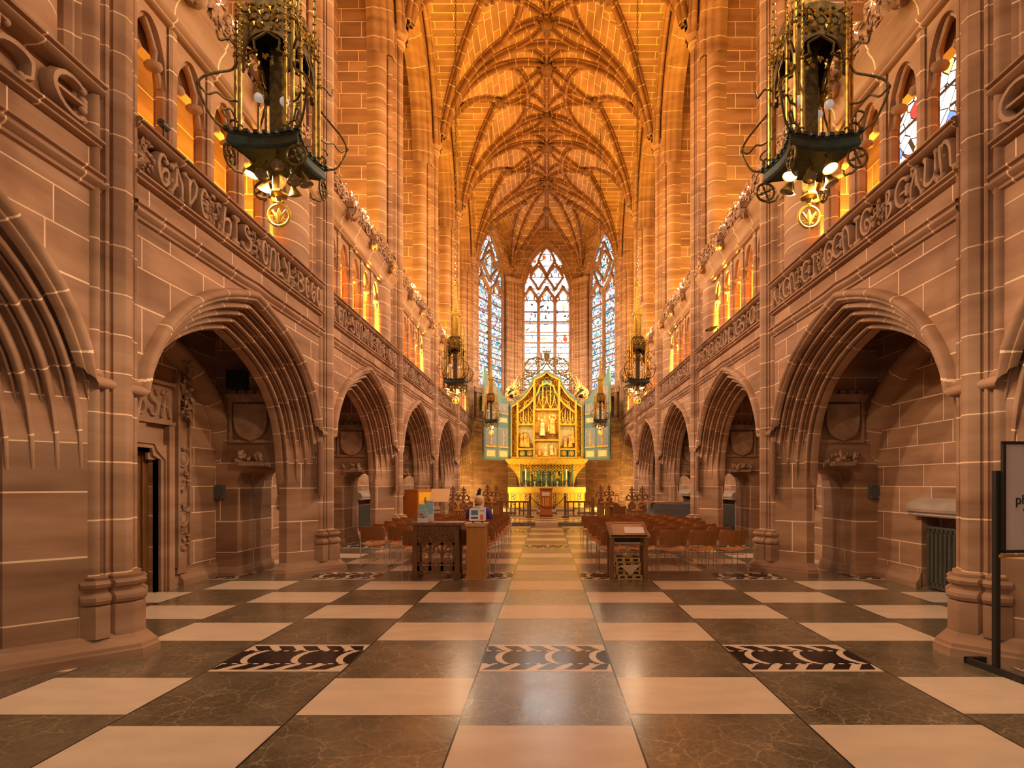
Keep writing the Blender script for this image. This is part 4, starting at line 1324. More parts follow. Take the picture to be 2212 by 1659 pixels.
for i in range(3):
    mid, e, n, L = apse_frame(i)
    nm, gm, hw, zs, za, nl = WN[i]
    T = lambda u, z, d, mid=mid, e=e, n=n: (mid.x + e.x * u + n.x * d, mid.y + e.y * u + n.y * d, z)
    arcp = win_arch(hw, zs, za)
    half = arcp[len(arcp) // 2:]                  # apex to left springing
    for sx in (-1, 1):
        out = [(sx * L / 2, SILL - .25), (0, SILL - .25), (0, SILL), (sx * hw, SILL)] + [(-sx * x, z) for x, z in reversed(half)] + [(0, 17.3), (sx * L / 2, 17.3)]
        aw.prism(out, lambda u, z, d: T(u, z, d), 0.0, -0.65)
    out = [(-L / 2, 0), (L / 2, 0), (L / 2, 4.95), (-L / 2, 4.95)]
    lowa.prism(out, T, 0.0, -0.8)
    aw.prism([(-L / 2 - .4, 4.8), (L / 2 + .4, 4.8), (L / 2 + .4, 6.9), (-L / 2 - .4, 6.9)], T, -0.75, -0.9)     # back of the apse gallery
    aw.prism([(-L / 2, 6.45), (L / 2, 6.45), (L / 2, 6.7), (-L / 2, 6.7)], T, 0.05, -0.8)
    for q in (-1.5, -.5, .5, 1.5):                # posts of the apse gallery
        plain.prism([(q - .12, 4.95), (q + .12, 4.95), (q + .12, 6.5), (q - .12, 6.5)], T, 0.0, -0.25)
    for q in (-1.0, 0.0, 1.0):
        c_ = [(q - .40, 6.5), (q + .40, 6.5), (q + .40, 6.0), (q + .28, 6.25), (q, 6.4), (q - .28, 6.25), (q - .40, 6.0)]
        plain.prism(c_, T, -0.05, -0.2)
    for z0, z1, d in ((4.45, 4.52, .08), (4.95, 5.08, .10), (6.66, 6.74, .10), (4.2, 4.28, .06), (0.0, .2, .08)):
        plain.prism([(-L / 2, z0), (L / 2, z0), (L / 2, z1), (-L / 2, z1)], T, d, -0.05)
    # window reveals
    rows, uvs = [], []
    path = [(hw, SILL)] + arcp + [(-hw, SILL)]
    for off, dp in ((.16, .0), (.13, .03), (.08, .03), (.05, -.03), (.04, -.10), (0, -.12), (-.02, -.2), (-.04, -.22), (-.06, -.40)):
        row, u, d = [], [], 0
        for j, (x, z) in enumerate(path):
            k_ = 1 + off / hw
            row.append(T(x * k_, (z if z <= zs else zs + (z - zs) * (1 + off / (za - zs))), dp)); u.append((d, 0))
            if j < len(path) - 1: d += sqrt((path[j + 1][0] - x) ** 2 + (path[j + 1][1] - z) ** 2)
        rows.append(row); uvs.append(u)
    plain.grid(rows, uvs, 0, True)
    # glass
    g = MB()
    pts = [(-hw, SILL), (hw, SILL)] + arcp
    g.add([T(x, z, -0.36) for x, z in pts], [tuple(range(len(pts)))], [(x + 5, z) for x, z in pts], 0)
    win = struct(nm, g, [gm])
    # tracery
    f = MB()
    lw = 2 * hw / nl
    def bar(p, r=.055):
        r *= 1.45
        f.tube([T(x, z, -0.30) for x, z in p], r, 6, 0, ref=(n.x, n.y, 0), flat=1.2)
    for j in range(1, nl):
        bar([(-hw + lw * j, SILL), (-hw + lw * j, zs - .35)], .075)
    bar([(hw - .04, SILL)] + [(x * .97, z - .02) for x, z in arcp] + [(-hw + .04, SILL)], .09)
    zl = zs - .85                                  # heads of the lights
    for j in range(nl):
        c_ = -hw + lw * (j + .5)
        a_, b_ = c_ - lw / 2, c_ + lw / 2
        bar([(a_, zl), (a_ + .06 * lw, zl + .45), (c_ - .12, zl + .85), (c_, zl + 1.1)], .07)
        bar([(b_, zl), (b_ - .06 * lw, zl + .45), (c_ + .12, zl + .85), (c_, zl + 1.1)], .07)
        for sx in (-1, 1):                         # cusps
            bar([(c_ + sx * lw / 2, zl + .1), (c_ + sx * .22, zl + .34), (c_ + sx * .28, zl + .62), (c_, zl + .92)], .035)
    for q_ in range(9):                            # iron saddle bars
        zb_ = SILL + .55 + q_ * .62
        if zb_ < zs - .6: f.tube([T(-hw, zb_, -0.33), T(hw, zb_, -0.33)], .034 if q_ % 2 else .05, 5)
    nodes = []
    def diamond(cx, cz, w_, h_):
        bar([(cx, cz - h_), (cx + w_ * .35, cz - h_ * .55), (cx + w_, cz + h_ * .05), (cx + w_ * .55, cz + h_ * .6), (cx, cz + h_)], .06)
        bar([(cx, cz - h_), (cx - w_ * .35, cz - h_ * .55), (cx - w_, cz + h_ * .05), (cx - w_ * .55, cz + h_ * .6), (cx, cz + h_)], .06)
        for sx in (-1, 1):
            bar([(cx + sx * w_, cz), (cx + sx * w_ * .4, cz + h_ * .1), (cx + sx * w_ * .45, cz + h_ * .4)], .03)
    if nl == 3:
        for cx in (-lw * .5, lw * .5): diamond(cx, zs + .75, lw * .5, .72)
        for cx in (-lw * 1.5 + .05, lw * 1.5 - .05): bar([(cx, zs + .1), (cx * .80, zs + .9), (cx * .62, zs + 1.5)], .05)
        diamond(0, zs + 1.75, .50, .85)
        for sx in (-1, 1):
            bar([(sx * lw, zs + .75), (sx * lw * .9, zs + 1.25), (sx * lw * .55, zs + 1.6), (sx * .48, zs + 1.75)], .05)
    else:
        diamond(0, zs + .85, lw * .5, .85)
        for sx in (-1, 1):
            bar([(sx * lw * .5, zs + .3), (sx * lw * .75, zs + .9), (sx * lw * .55, zs + 1.4)], .05)
            bar([(sx * lw * .5, zs + .9), (sx * .3, zs + 1.7), (0, zs + 2.2)], .05)
    f.build('window_tracery', ['plain_stone'], win)
wa_ = struct('wall_apse', aw, ['ashlar_small'])
lowa.build('lower_wall', ['ashlar_pale'], wa_)
struct('trim_1', plain, ['roll_stone'], sharp=40)
pc = MB(); rnd = random.Random(91)
for i in (0, 2):                                   # carved band under the apse gallery
    mid, e, n, L = apse_frame(i)
    pts = [(mid.x + e.x * u + n.x * .02, mid.y + e.y * u + n.y * .02, z) for u, z in [(rnd.uniform(-L / 2, L / 2), rnd.uniform(4.55, 4.92)) for _ in range(110)]]
    leaf_cluster(pc, pts, .055, (n.x, n.y, 0), 0, 1, rnd)
struct('trim_2', pc, ['carved_stone'])

for i in (1, 2):                                   # shaft clusters between the windows
    c = AP[i]
    s = MB()
    sx = -1 if c[0] < 0 else 1
    for dx, dy, r in ((0, -.16, .15), (-sx * .22, -.02, .11), (sx * .14, -.26, .11), (-sx * .38, .02, .09), (sx * .22, -.44, .09)):
        pl = [(c[0] + dx + r * cos(a), c[1] + dy + r * sin(a)) for a in [2 * pi * q / 12 for q in range(12)]]
        s.prism(pl, lambda a, b, h: (a, b, h), 4.9, CAP_Z, 0, uvs=lambda v: (v[2], 0), smooth=True)
        s.lathe([(r + .0, 0), (r + .05, .08), (r + .09, .2), (r + .10, .27), (r + .02, .3), (0.01, .3)], (c[0] + dx, c[1] + dy, CAP_Z - .05), 12)
    pl = [(c[0] + .42 * cos(a), c[1] - .1 + .36 * sin(a)) for a in [2 * pi * q / 8 for q in range(8)]]
    s.prism(pl, lambda a, b, h: (a, b, h), 0, 4.9, 0, uvs=lambda v: (v[2], 0))
    struct('apse_shaft', s, ['roll_stone'], sharp=40)

m = MB(); rb = MB(); bo = MB()
def apse_pt(i, u, r):
    P, Q = AP[i], AP[i + 1]
    wx, wy = P[0] + (Q[0] - P[0]) * u, P[1] + (Q[1] - P[1]) * u
    x, y = APC[0] + (wx - APC[0]) * r, APC[1] + (wy - APC[1]) * r
    z = prof_long(r * 0.985)
    if r > .3: z = max(z, prof_lat((2 * u - 1) * .97) * .93)
    return (x, y, VS + z)
for i in range(3):
    nu, nr = 16, 14
    rows = [[apse_pt(i, a / nu, max(.001, sin(pi / 2 * b / nr))) for a in range(nu + 1)] for b in range(nr + 1)]
    for b in range(nr):
        for a in range(nu):
            q = [rows[b][a], rows[b][a + 1], rows[b + 1][a + 1], rows[b + 1][a]]
            m.add(q, [(0, 1, 2, 3)], [(a * .28, p[2] * 1.0 + b * .02) for p in (q[0], q[0], q[2], q[2])] if False else [((a + d) * .3, (b + f_) * .28) for d, f_ in ((0, 0), (1, 0), (1, 1), (0, 1))], 0, False)
    def rpath(uu0, r0, uu1, r1, sc=1.0, n=14):
        P = []
        for q in range(n + 1):
            t = q / n
            P.append(apse_pt(i, uu0 + (uu1 - uu0) * t, max(.002, r0 + (r1 - r0) * t)))
        mp = {}
        def zf(x, y): return mp[(x, y)]
        for p in P: mp[(p[0], p[1])] = p[2]
        rib(rb, [(p[0], p[1]) for p in P], zf, sc)
    rpath(0.003, .98, .003, .01, 1.1); rpath(.997, .98, .997, .01, 1.1)
    rpath(0.02, .97, .5, .42, .9); rpath(.98, .97, .5, .42, .9)
    rpath(.5, .97, .5, .01, .9)
    p = apse_pt(i, .5, .42); boss(bo, p[0], p[1], p[2], .2, rnd)
    W_ = MB()
boss(bo, 0, 29.30, VS + prof_long(0), .34, rnd)
ac = struct('ceiling_apse', m, ['web_stone'])
rb.build('vault_rib', ['shaded_rib_stone'], ac, sharp=50)
bo.build('vault_boss', ['boss_stone'], ac)

# ================================================================== REREDOS
RY = 29.0
rer = thing('reredos', 'tall gilded carved altarpiece with ogee top above the altar', 'altarpiece', (0, RY, 0))
half_out = [(1.93, 2.88), (1.93, 5.70), (1.80, 5.78), (1.55, 5.98), (1.28, 6.20), (1.05, 6.48), (0.84, 6.80), (0.74, 7.12), (0.62, 7.18), (0.42, 7.26), (0.20, 7.38), (0.0, 7.52)]
outl = half_out + [(-x, z) for x, z in reversed(half_out[:-1])]
def inset(k, dz):
    h = [(max(0.0, x - k * (0.9 if x > .3 else (x / .3))), z - dz * (1 if z > 5 else 0)) for x, z in half_out]
    h[0] = (h[0][0], 2.88 + .06)
    return h + [(-x, z) for x, z in reversed(h[:-1])]
def F3(x, z, d): return (x, RY * 0 + d, z)
b = MB(); b.prism(outl, F3, 0.12, 0.32); b.build('back_panel', ['deep_gold'], rer)
def border(mb, o1, o2, d0, d1, mat=0):
    n = len(o1)
    for j in range(n - 1):
        v = [F3(*o1[j], d0), F3(*o1[j + 1], d0), F3(*o2[j + 1], d0), F3(*o2[j], d0), F3(*o1[j], d1), F3(*o1[j + 1], d1), F3(*o2[j + 1], d1), F3(*o2[j], d1)]
        mb.add(v, [(0, 1, 2, 3), (0, 4, 5, 1), (3, 2, 6, 7)], None, mat)
b = MB()
border(b, outl, inset(.06, .06), -.12, .2, 1); border(b, inset(.06, .06), inset(.10, .10), -.08, .2, 0); border(b, inset(.10, .10), inset(.14, .15), -.12, .2, 2)
border(b, inset(.40, .42), inset(.46, .50), -.10, .2, 0)
b.build('outer_frame', ['bright_gilt', 'teal_paint', 'bright_gilt'], rer)
v = MB(); rnd = random.Random(12)
o1, o2 = inset(.15, .16), inset(.39, .41)
v_pts = []
for j in range(len(o1) - 1):                       # running vine between the mouldings
    L = sqrt((o1[j + 1][0] - o1[j][0]) ** 2 + (o1[j + 1][1] - o1[j][1]) ** 2)
    n_ = max(2, int(L / .075))
    for q in range(n_):
        t = q / n_
        for w_ in (.15, .5, .85):
            A = [o1[j][c] + (o1[j + 1][c] - o1[j][c]) * t for c in (0, 1)]
            B = [o2[j][c] + (o2[j + 1][c] - o2[j][c]) * t for c in (0, 1)]
            v_pts.append((A[0] + (B[0] - A[0]) * w_ + rnd.uniform(-.02, .02), .08, A[1] + (B[1] - A[1]) * w_ + rnd.uniform(-.02, .02)))
leaf_cluster(v, v_pts, .052, (0, -1, 0), 0, 1, rnd)
v.build('vine_border', ['bright_gilt'], rer)['kind'] = 'stuff'
c = MB()
for x, z1 in ((-.66, 6.9), (.66, 6.9), (-1.52, 5.9), (1.52, 5.9)):
    c.box(x - .045, x + .045, -.16, .14, 2.9, z1); c.lathe([(.0, .3), (.035, .05), (.06, 0), (.045, -.05)], (x, -.02, z1), 8)
for x0, x1, z in ((-.66, .66, 3.85), (-1.52, -.66, 3.38), (.66, 1.52, 3.38), (-.66, .66, 5.44), (-1.52, -.66, 4.66), (.66, 1.52, 4.66), (-1.9, 1.9, 2.93)):
    c.box(x0, x1, -.12, .14, z - .05, z + .05)
c.build('inner_frame', ['bright_gilt'], rer)
def figure(mb, x, z, h, mat, lean=0.0, d=-.02):
    mb.lathe([(.01, 0), (.17 * h, .0), (.15 * h, .25 * h), (.10 * h, .55 * h), (.125 * h, .72 * h), (.06 * h, .82 * h), (.04 * h, .84 * h)], (x, d, z), 10, mat)
    mb.ball((x + lean * h, d - .02, z + .92 * h), .075 * h, mat, 8, 6, (1, 1, 1.2))
    mb.tube([(x - .1 * h, d - .03, z + .70 * h), (x - .04 * h, d - .16 * h, z + .52 * h), (x + .08 * h, d - .17 * h, z + .54 * h)], .035 * h, 6, mat)
def relief(name, x0, x1, z0, z1, mats, figs, seed):
    r = MB(); q = random.Random(seed)
    r.box(x0, x1, .06, .14, z0, z1, 0)
    gx = 10                                          # hilly ground in low relief
    rows = []
    for i in range(gx + 1):
        x = x0 + (x1 - x0) * i / gx
        top = z0 + (z1 - z0) * (.16 + .08 * sin(i * 1.3 + seed))
        rows.append([(x, -.02 - .05 * sin(i * .9 + seed), z0), (x, -.04, (z0 + top) / 2), (x, .06, top)])
    r.grid(rows, None, 2, True)
    for x, z, h, m_ in figs: figure(r, x, z, h, m_, q.uniform(-.05, .05))
    for _ in range(8):
        r.ball((q.uniform(x0 + .08, x1 - .08), .03, q.uniform(z0 + .08, z0 + .3 * (z1 - z0))), q.uniform(.04, .09), 2, 6, 4)
    return r.build(name, mats, rer)
relief('carved_scene', -.60, .60, 3.91, 5.40, ['gold_relief', 'cream_relief', 'deep_gold'], [(-.22, 4.08, .85, 1), (.30, 4.18, 1.0, 0), (.12, 4.3, .38, 1), (-.42, 4.9, .32, 0), (-.1, 5.02, .28, 0)], 1)
relief('carved_scene', -.60, .60, 2.98, 3.78, ['cream_relief', 'cream_relief', 'gold_relief'], [(-.05, 3.02, .62, 1), (.26, 3.05, .66, 1), (-.38, 3.05, .52, 2), (.46, 3.1, .4, 1)], 2)
relief('carved_scene', -1.48, -.70, 3.43, 4.60, ['sky_relief', 'gold_relief', 'deep_gold'], [(-1.30, 3.5, .80, 1), (-1.12, 3.5, .86, 1), (-.98, 3.48, .62, 1)], 3)
relief('carved_scene', .70, 1.48, 3.43, 4.60, ['sky_relief', 'gold_relief', 'deep_gold'], [(.98, 3.48, .62, 1), (1.24, 3.48, .74, 1), (1.36, 3.7, .8, 1)], 4)
rg = MB()
rg.ring((.30, -.06, 5.02), .16, .022, 'y', 18, 6)
rg.build('halo', ['cream_relief'], rer)
cn = MB(); rnd = random.Random(5)
def canopy(x0, x1, z0, z1, nv_):
    for i in range(nv_ + 1):
        x = x0 + (x1 - x0) * i / nv_
        cn.tube([(x, -.06, z0 - .04), (x, -.06, z1 + .1), (x, -.06, z1 + .3)], [.026, .024, .004], 6)
    for i in range(nv_):
        a, b_ = x0 + (x1 - x0) * i / nv_, x0 + (x1 - x0) * (i + 1) / nv_
        c_ = (a + b_) / 2
        for sx in (a, b_):
            cn.tube([(sx, -.05, z0), (sx + (c_ - sx) * .25, -.05, z0 + .18 * (z1 - z0)), (c_ - (c_ - sx) * .25, -.05, z0 + .35 * (z1 - z0)), (c_, -.05, z0 + .75 * (z1 - z0)), (c_, -.05, z1 + .12)], .018, 6)
    leaf_cluster(cn, [(rnd.uniform(x0, x1), .02, rnd.uniform(z0 + .08, z1)) for _ in range(int(260 * (x1 - x0) * (z1 - z0)))], .04, (0, -1, 0), 0, 1, rnd)
canopy(-.60, .60, 5.44, 6.45, 3); canopy(-1.48, -.70, 4.62, 5.22, 3); canopy(.70, 1.48, 4.62, 5.22, 3)
for sx in (-1, 1):
    cn.ring((sx * 1.0, .02, 5.72), .19, .022, 'y', 18, 6)
    cn.tube([(sx * .72, .02, 6.1), (sx * 1.0, .02, 5.92), (sx * 1.25, .02, 5.5), (sx * 1.45, .02, 5.3)], .02, 6)
    cn.tube([(sx * .72, .02, 5.3), (sx * .85, .02, 5.52), (sx * 1.2, .02, 5.9)], .02, 6)
    cn.tube([(sx * .2, .02, 6.5), (sx * .22, .02, 6.95)], .03, 6)
    cn.tube([(sx * .2, .02, 6.9), (sx * .1, .02, 7.05), (0, .02, 7.15)], .02, 6)
cn.build('pierced_canopy', ['bright_gilt'], rer)
for x0, x1, z0, z1 in ((-1.45, -1.12, 3.0, 3.33), (-1.05, -.72, 3.0, 3.33), (.72, 1.05, 3.0, 3.33), (1.12, 1.45, 3.0, 3.33), (-.2, .2, 6.6, 7.0), (-.56, -.3, 6.15, 6.5), (.3, .56, 6.15, 6.5)):
    tb = MB(); tb.box(x0, x1, .0, .1, z0, z1); tb.build('teal_panel', ['teal_paint'], rer)
for x in (-1.285, -.885, .885, 1.285):
    q = MB(); q.ring((x, -.02, 3.165), .105, .024, 'y', 18, 6); q.ball((x, -.01, 3.165), .07, 0, 8, 6, (.9, .6, 1.1))
    q.build('roundel', ['bright_gilt'], rer)
lg = MB()                                            # ledge and coved bracket beneath
lg.prism([(-2.13, 2.86), (2.13, 2.86), (2.13, 2.78), (2.08, 2.70), (1.98, 2.60), (-1.98, 2.60), (-2.08, 2.70), (-2.13, 2.78)], F3, -.30, .6)
lg.build('ledge', ['bright_gilt'], rer)
for sx in (-1, 1):
    q = MB()
    out = [(sx * 2.0, 2.60), (sx * 1.38, 2.60), (sx * 1.38, 1.40), (sx * 1.40, 1.62), (sx * 1.46, 1.88), (sx * 1.58, 2.12), (sx * 1.78, 2.36)]
    q.prism(out, F3, -.10, .6, 0)
    q.tube([(sx * 2.0, -.11, 2.56), (sx * 1.78, -.11, 2.36), (sx * 1.58, -.11, 2.12), (sx * 1.46, -.11, 1.88), (sx * 1.40, -.11, 1.6), (sx * 1.38, -.11, 1.4)], .035, 6)
    q.ring((sx * 1.58, -.11, 2.42), .11, .02, 'y', 14, 6)
    leaf_cluster(q, [(sx * rnd.uniform(1.42, 1.75), -.10, rnd.uniform(2.25, 2.56)) for _ in range(26)], .04, (0, -1, 0), 0, 1, rnd)
    q.build('coved_bracket', ['bright_gilt'], rer)
q = MB(); q.box(-1.32, 1.32, .30, .6, 1.40, 2.62); q.box(-1.40, -1.28, -.06, .6, 1.40, 2.62); q.box(1.28, 1.40, -.06, .6, 1.40, 2.62)
q.build('lower_panel', ['teal_paint'], rer)
q = MB()
for x in (-1.25, -.84, -.28, .28, .84, 1.25): q.box(x - .035, x + .035, .24, .32, 1.40, 2.4)
q.build('panel_muntin', ['bright_gilt'], rer)
q = MB()
for i in range(16):
    x = -1.2 + 2.4 * i / 15
    for z in (2.52, 2.38):
        q.ring((x, -.04, z), .062, .022, 'y', 10, 5)
    q.tube([(x - .08, -.04, 2.30), (x, -.04, 2.22 - .05 * (i % 2)), (x + .08, -.04, 2.30)], .02, 5)
q.box(-1.28, 1.28, -.07, .0, 2.56, 2.62)
q.build('pierced_valance', ['bright_gilt'], rer)

crs = MB()                                           # openwork metal cresting above
def wire(p, r=.036, y=0.05): crs.tube([(x, y, z) for x, z in p], r, 5)
for sx in (-1, 1):
    for (cx, cz, R) in ((.80, 7.72, .36), (.36, 7.95, .22), (.98, 7.25, .26), (1.2, 6.75, .30)):
        crs.ring((sx * cx, .05, cz), R, .032, 'y', 20, 5)
        for a in range(0, 360, 60):
            wire([(sx * cx, cz), (sx * (cx + R * .4 * cos(radians(a + 30))), cz + R * .4 * sin(radians(a + 30))), (sx * (cx + R * .72 * cos(radians(a))), cz + R * .72 * sin(radians(a)))], .024)
            crs.ball((sx * (cx + R * .72 * cos(radians(a))), .05, cz + R * .72 * sin(radians(a))), .035, 0, 6, 4)
        leaf_cluster(crs, [(sx * (cx + R * cos(a)), .05, cz + R * sin(a)) for a in [q_ * pi / 6 for q_ in range(12)]], .075, (0, -1, 0), 0, 1, rnd)
    wire([(sx * 1.4, 6.3), (sx * 1.42, 6.9), (sx * 1.1, 7.1), (sx * .6, 7.35)]); wire([(sx * .6, 7.3), (sx * .2, 7.6), (0, 7.9)])
    wire([(sx * 1.15, 7.7), (sx * .9, 8.1), (sx * .5, 8.2), (sx * .18, 8.0)])
shp = [(-.15, 8.42), (.15, 8.42), (.15, 8.2), (.10, 8.02), (0, 7.9), (-.10, 8.02), (-.15, 8.2)]
crs.prism(shp, F3, .02, .08)
for i in range(5): crs.tube([(-.2 + .1 * i, .05, 8.48), (-.22 + .11 * i, .05, 8.62)], .03, 5)
crs.box(-.22, .22, .02, .08, 8.44, 8.50)
crs.build('openwork_cresting', ['old_gilt'], rer)
for sx in (-1, 1):                                   # foliage globes at the shoulders
    gl = MB()
    cx, cz, R = sx * 1.80, 6.27, .38
    q2 = random.Random(6)
    for i in range(16):
        th, ph = q2.uniform(0, 2 * pi), q2.uniform(-1.2, 1.2)
        p = []
        for t in range(6):
            a = th + t * .28; b_ = ph + t * .2
            p.append((cx + R * cos(b_) * cos(a), -.02 + R * .8 * cos(b_) * sin(a), cz + R * sin(b_)))
        gl.tube(p, [.022, .03, .034, .03, .022, .006], 5)
    gl.ball((cx, -.02, cz), R * .62, 1, 10, 6)
    for i in range(44):
        th, ph = q2.uniform(0, 2 * pi), q2.uniform(-1.3, 1.3)
        nn = (cos(ph) * cos(th), cos(ph) * sin(th), sin(ph))
        leaf_cluster(gl, [(cx + R * .86 * nn[0], -.02 + R * .72 * nn[1], cz + R * .86 * nn[2])], .10, nn, 0, 1, q2)
    for (dx, dz) in ((-sx * .28, .95), (-sx * .12, .78), (sx * .02, .60), (-sx * .36, .7), (-sx * .42, .5)):
        gl.tube([(cx - sx * .05, -.02, cz + .3), (cx + dx * .6, -.02, cz + dz * .6), (cx + dx, -.02, cz + dz)], [.035, .03, .004], 5)
    gl.build('foliage_globe', ['gold_relief', 'ink'], rer)
for sx in (-1, 1):                                   # hinged painted wings, opened towards the nave
    wing = MB()
    P0, P1 = Vector((sx * 1.97, .02)), Vector((sx * 3.16, -1.42))
    def W3(u, z, d): return (P0.x + (P1.x - P0.x) * u - sx * d * .77, P0.y + (P1.y - P0.y) * u - d * .64, z)
    out = [(0, 2.78), (1, 2.78), (1, 7.48), (.93, 7.28), (.84, 6.95), (.74, 6.72), (.6, 6.6), (.45, 6.45), (.3, 6.22), (.14, 5.95), (0, 5.72)]
    wing.prism(out, W3, -.05, .05)
    wo = wing.build('painted_wing', ['teal_paint'], rer)
    gd = MB()
    for u0, u1 in ((.06, .46), (.54, .95)):
        for z0, z1 in ((3.42, 4.45), (4.68, 5.0), (5.22, 5.7 if u0 < .3 else 6.45)):
            p = MB(); p.prism([(u0, z0), (u1, z0), (u1, z1), (u0, z1)], W3, .05, .062); p.build('wing_panel', ['blue_grey_paint'], wo)
        p = MB(); p.prism([(u0, 2.88), (u1, 2.88), (u1, 3.34), (u0, 3.34)], W3, .05, .062); p.build('wing_panel', ['blue_grey_paint'], wo)
        pq = MB(); pq.prism([(u0 + .05, 2.96), (u1 - .05, 2.96), (u1 - .05, 3.26), (u0 + .05, 3.26)], W3, .062, .075); pq.build('text_plaque', ['plaque'], wo)
        if u0 < .3:
            pq = MB(); pq.prism([(u0 + .06, 4.74), (u1 - .04, 4.74), (u1 - .04, 4.96), (u0 + .06, 4.96)], W3, .062, .075); pq.build('text_plaque', ['plaque'], wo)
        uc = (u0 + u1) / 2
        for zb, zt in ((3.55, 4.38), (5.3, 5.66 if u0 < .3 else 6.3)):
            cs_ = MB(); cs_.tube([W3(uc, zb + (zt - zb) * i / 6, .07) for i in range(7)], [.05, .03, .045, .025, .045, .025, .01], 6); cs_.build('painted_candelabrum', ['gold_relief'], wo)
            for q_ in range(10):
                gd.ball(W3(u0 + .05 + (u1 - u0 - .1) * ((q_ * .37) % 1), zb + (zt - zb) * ((q_ * .61) % 1), .065), .022, 0, 5, 4)
        gd.prism([(u0, 3.42), (u1, 3.42), (u1, 3.50), (u0, 3.50)], W3, .06, .075)
        gd.prism([(u0, 5.16), (u1, 5.16), (u1, 5.21), (u0, 5.21)], W3, .06, .075)
    for u in (.03, .5, .97):
        for i in range(30): gd.ball(W3(u + .025, 2.95 + i * .105, .06), .014, 0, 5, 4)
    g_ = gd.build('gilt_stud', ['gold_relief'], wo); g_['kind'] = 'stuff'

# ---- altar and its furnishings
alt = thing('altar', 'long altar in a gold frontal with patterned bands, below the reredos', 'altar', (0, 28.3, .38))
q = MB(); q.box(-1.92, 1.92, -.02, .58, 0, .98); q.build('altar_block', ['altar_gold'], alt)
q = MB(); q.box(-1.98, 1.98, -.10, .62, .98, 1.02); q.build('altar_top', ['altar_band'], alt)
q = MB(); q.box(-1.98, 1.98, -.12, -.09, .76, .985); q.build('superfrontal', ['altar_band'], alt)
q = MB()
rows = []
for i in range(97):
    x = -1.93 + 3.86 * i / 96
    rows.append([(x, -.05 - .02 * sin(i * 1.05), z) for z in (0.02, .4, .78)])
q.grid(rows, None, 0, True); q.build('frontal', ['altar_gold'], alt)
MATS_OR = ['kneeler_black', 'leaflet_red', 'cream_relief', 'altar_band']
for x in (-1.72, -1.03, -.44, .40, 1.0, 1.68):
    q = MB(); r3 = random.Random(int(x * 100))
    q.box(x - .10, x + .10, -.085, -.07, .03, .76, 2)
    for i in range(9):
        for s_ in (-1, 1):
            q.ball((x + s_ * .045 + r3.uniform(-.02, .02), -.088, .07 + i * .078), .032, (i + (s_ > 0)) % 2, 6, 4, (1, .4, 1))
    q.build('patterned_orphrey', MATS_OR, alt)
q = MB()
q.grid([[(-1.95 + 3.9 * i / 120, -.112 - .008 * (i % 2), z) for i in range(121)] for z in (.775, .70)], None, 0, False)
q.build('fringe', ['gold_relief'], alt)
gz = 1.40
rt = MB(); rt.box(-1.36, 1.36, 28.60, 28.91, 1.402, 1.44)
tag(rt.build('altar_shelf', ['grey_stone']), 'low grey shelf along the back of the altar', 'shelf')
gz = 1.44
def candlestick(x, h, label, candle):
    t = thing('candlestick', label, 'candlestick', (x, 28.74, gz), 0, 'altar candlesticks')
    q = MB(); q.lathe([(.01, 0), (.10, 0), (.085, .04), (.03, .10), (.05, .14), (.025, .18), (.03, h * .5), (.045, h * .55), (.022, h * .6), (.022, h * .9), (.06, h * .96), (.05, h), (.01, h)], (0, 0, 0), 12)
    q.build('stem', ['silver'], t)
    if candle:
        q = MB(); q.lathe([(.038, 0), (.038, .52), (.01, .54)], (0, 0, h), 10); q.build('candle', ['candle'], t)
    else:
        q = MB(); q.box(-.14, .14, -.012, .012, h + .12, h + .16); q.box(-.018, .018, -.012, .012, h, h + .3); q.build('crucifix', ['silver'], t)
candlestick(-1.09, .36, 'silver candlestick with tall cream candle at the left end of the altar', True)
candlestick(1.02, .36, 'silver candlestick with tall cream candle at the right end of the altar', True)
candlestick(-.02, .52, 'tall silver standing cross in the middle of the altar', False)
for x, lb in ((-.62, 'vase of yellow flowers left of the silver cross on the altar'), (.55, 'vase of yellow flowers right of the silver cross on the altar')):
    t = thing('flower_vase', lb, 'vase of flowers', (x, 28.74, gz), 0, 'flower vases on the altar')
    q = MB(); q.lathe([(.01, 0), (.06, 0), (.05, .02), (.02, .06), (.045, .14), (.06, .22), (.045, .26)], (0, 0, 0), 12); q.build('vase', ['silver'], t)
    r3 = random.Random(int(x * 100)); q = MB(); s_ = MB()
    for i in range(34):
        a, rr_, zz = r3.uniform(0, 2 * pi), r3.uniform(0, .2), r3.uniform(.36, .70)
        k_ = (zz - .2) / .5
        p = (rr_ * k_ * cos(a) * 1.2, rr_ * k_ * sin(a), zz)
        s_.tube([(0, 0, .2), p], .006, 4)
        leaf_cluster(q, [p], .06, (cos(a) * .5, -.6, .6), 0, 1, r3)
    q.build('blossoms', ['flower'], t); s_.build('stems', ['leaf_green'], t)
t = thing('standing_cross', 'small black cross leaning left of centre on the altar', 'cross', (-.33, 28.68, gz + .002), 0)
q = MB(); q.box(-.03, .03, -.02, .02, 0, .36); q.box(-.15, .15, -.02, .02, .19, .24); q.build('cross_body', ['ink'], t)
q = MB(); q.box(-.07, .07, -.05, .05, 0, .02); q.build('foot', ['ink'], t)
for x, lb in ((-.85, 'black book easel behind the left flowers on the altar'), (.28, 'black book easel right of the silver cross on the altar')):
    t = thing('book_easel', lb, 'easel', (x, 28.68, gz + .002), 0, 'book easels on the altar')
    q = MB(); q.tube([(-.16, 0, .0), (-.05, .05, .22)], .016, 5); q.tube([(.12, 0, .0), (.02, .05, .25)], .016, 5); q.build('strut', ['ink'], t)
    q = MB(); q.box(-.16, .14, -.03, .02, .0, .03); q.build('rest', ['ink'], t)
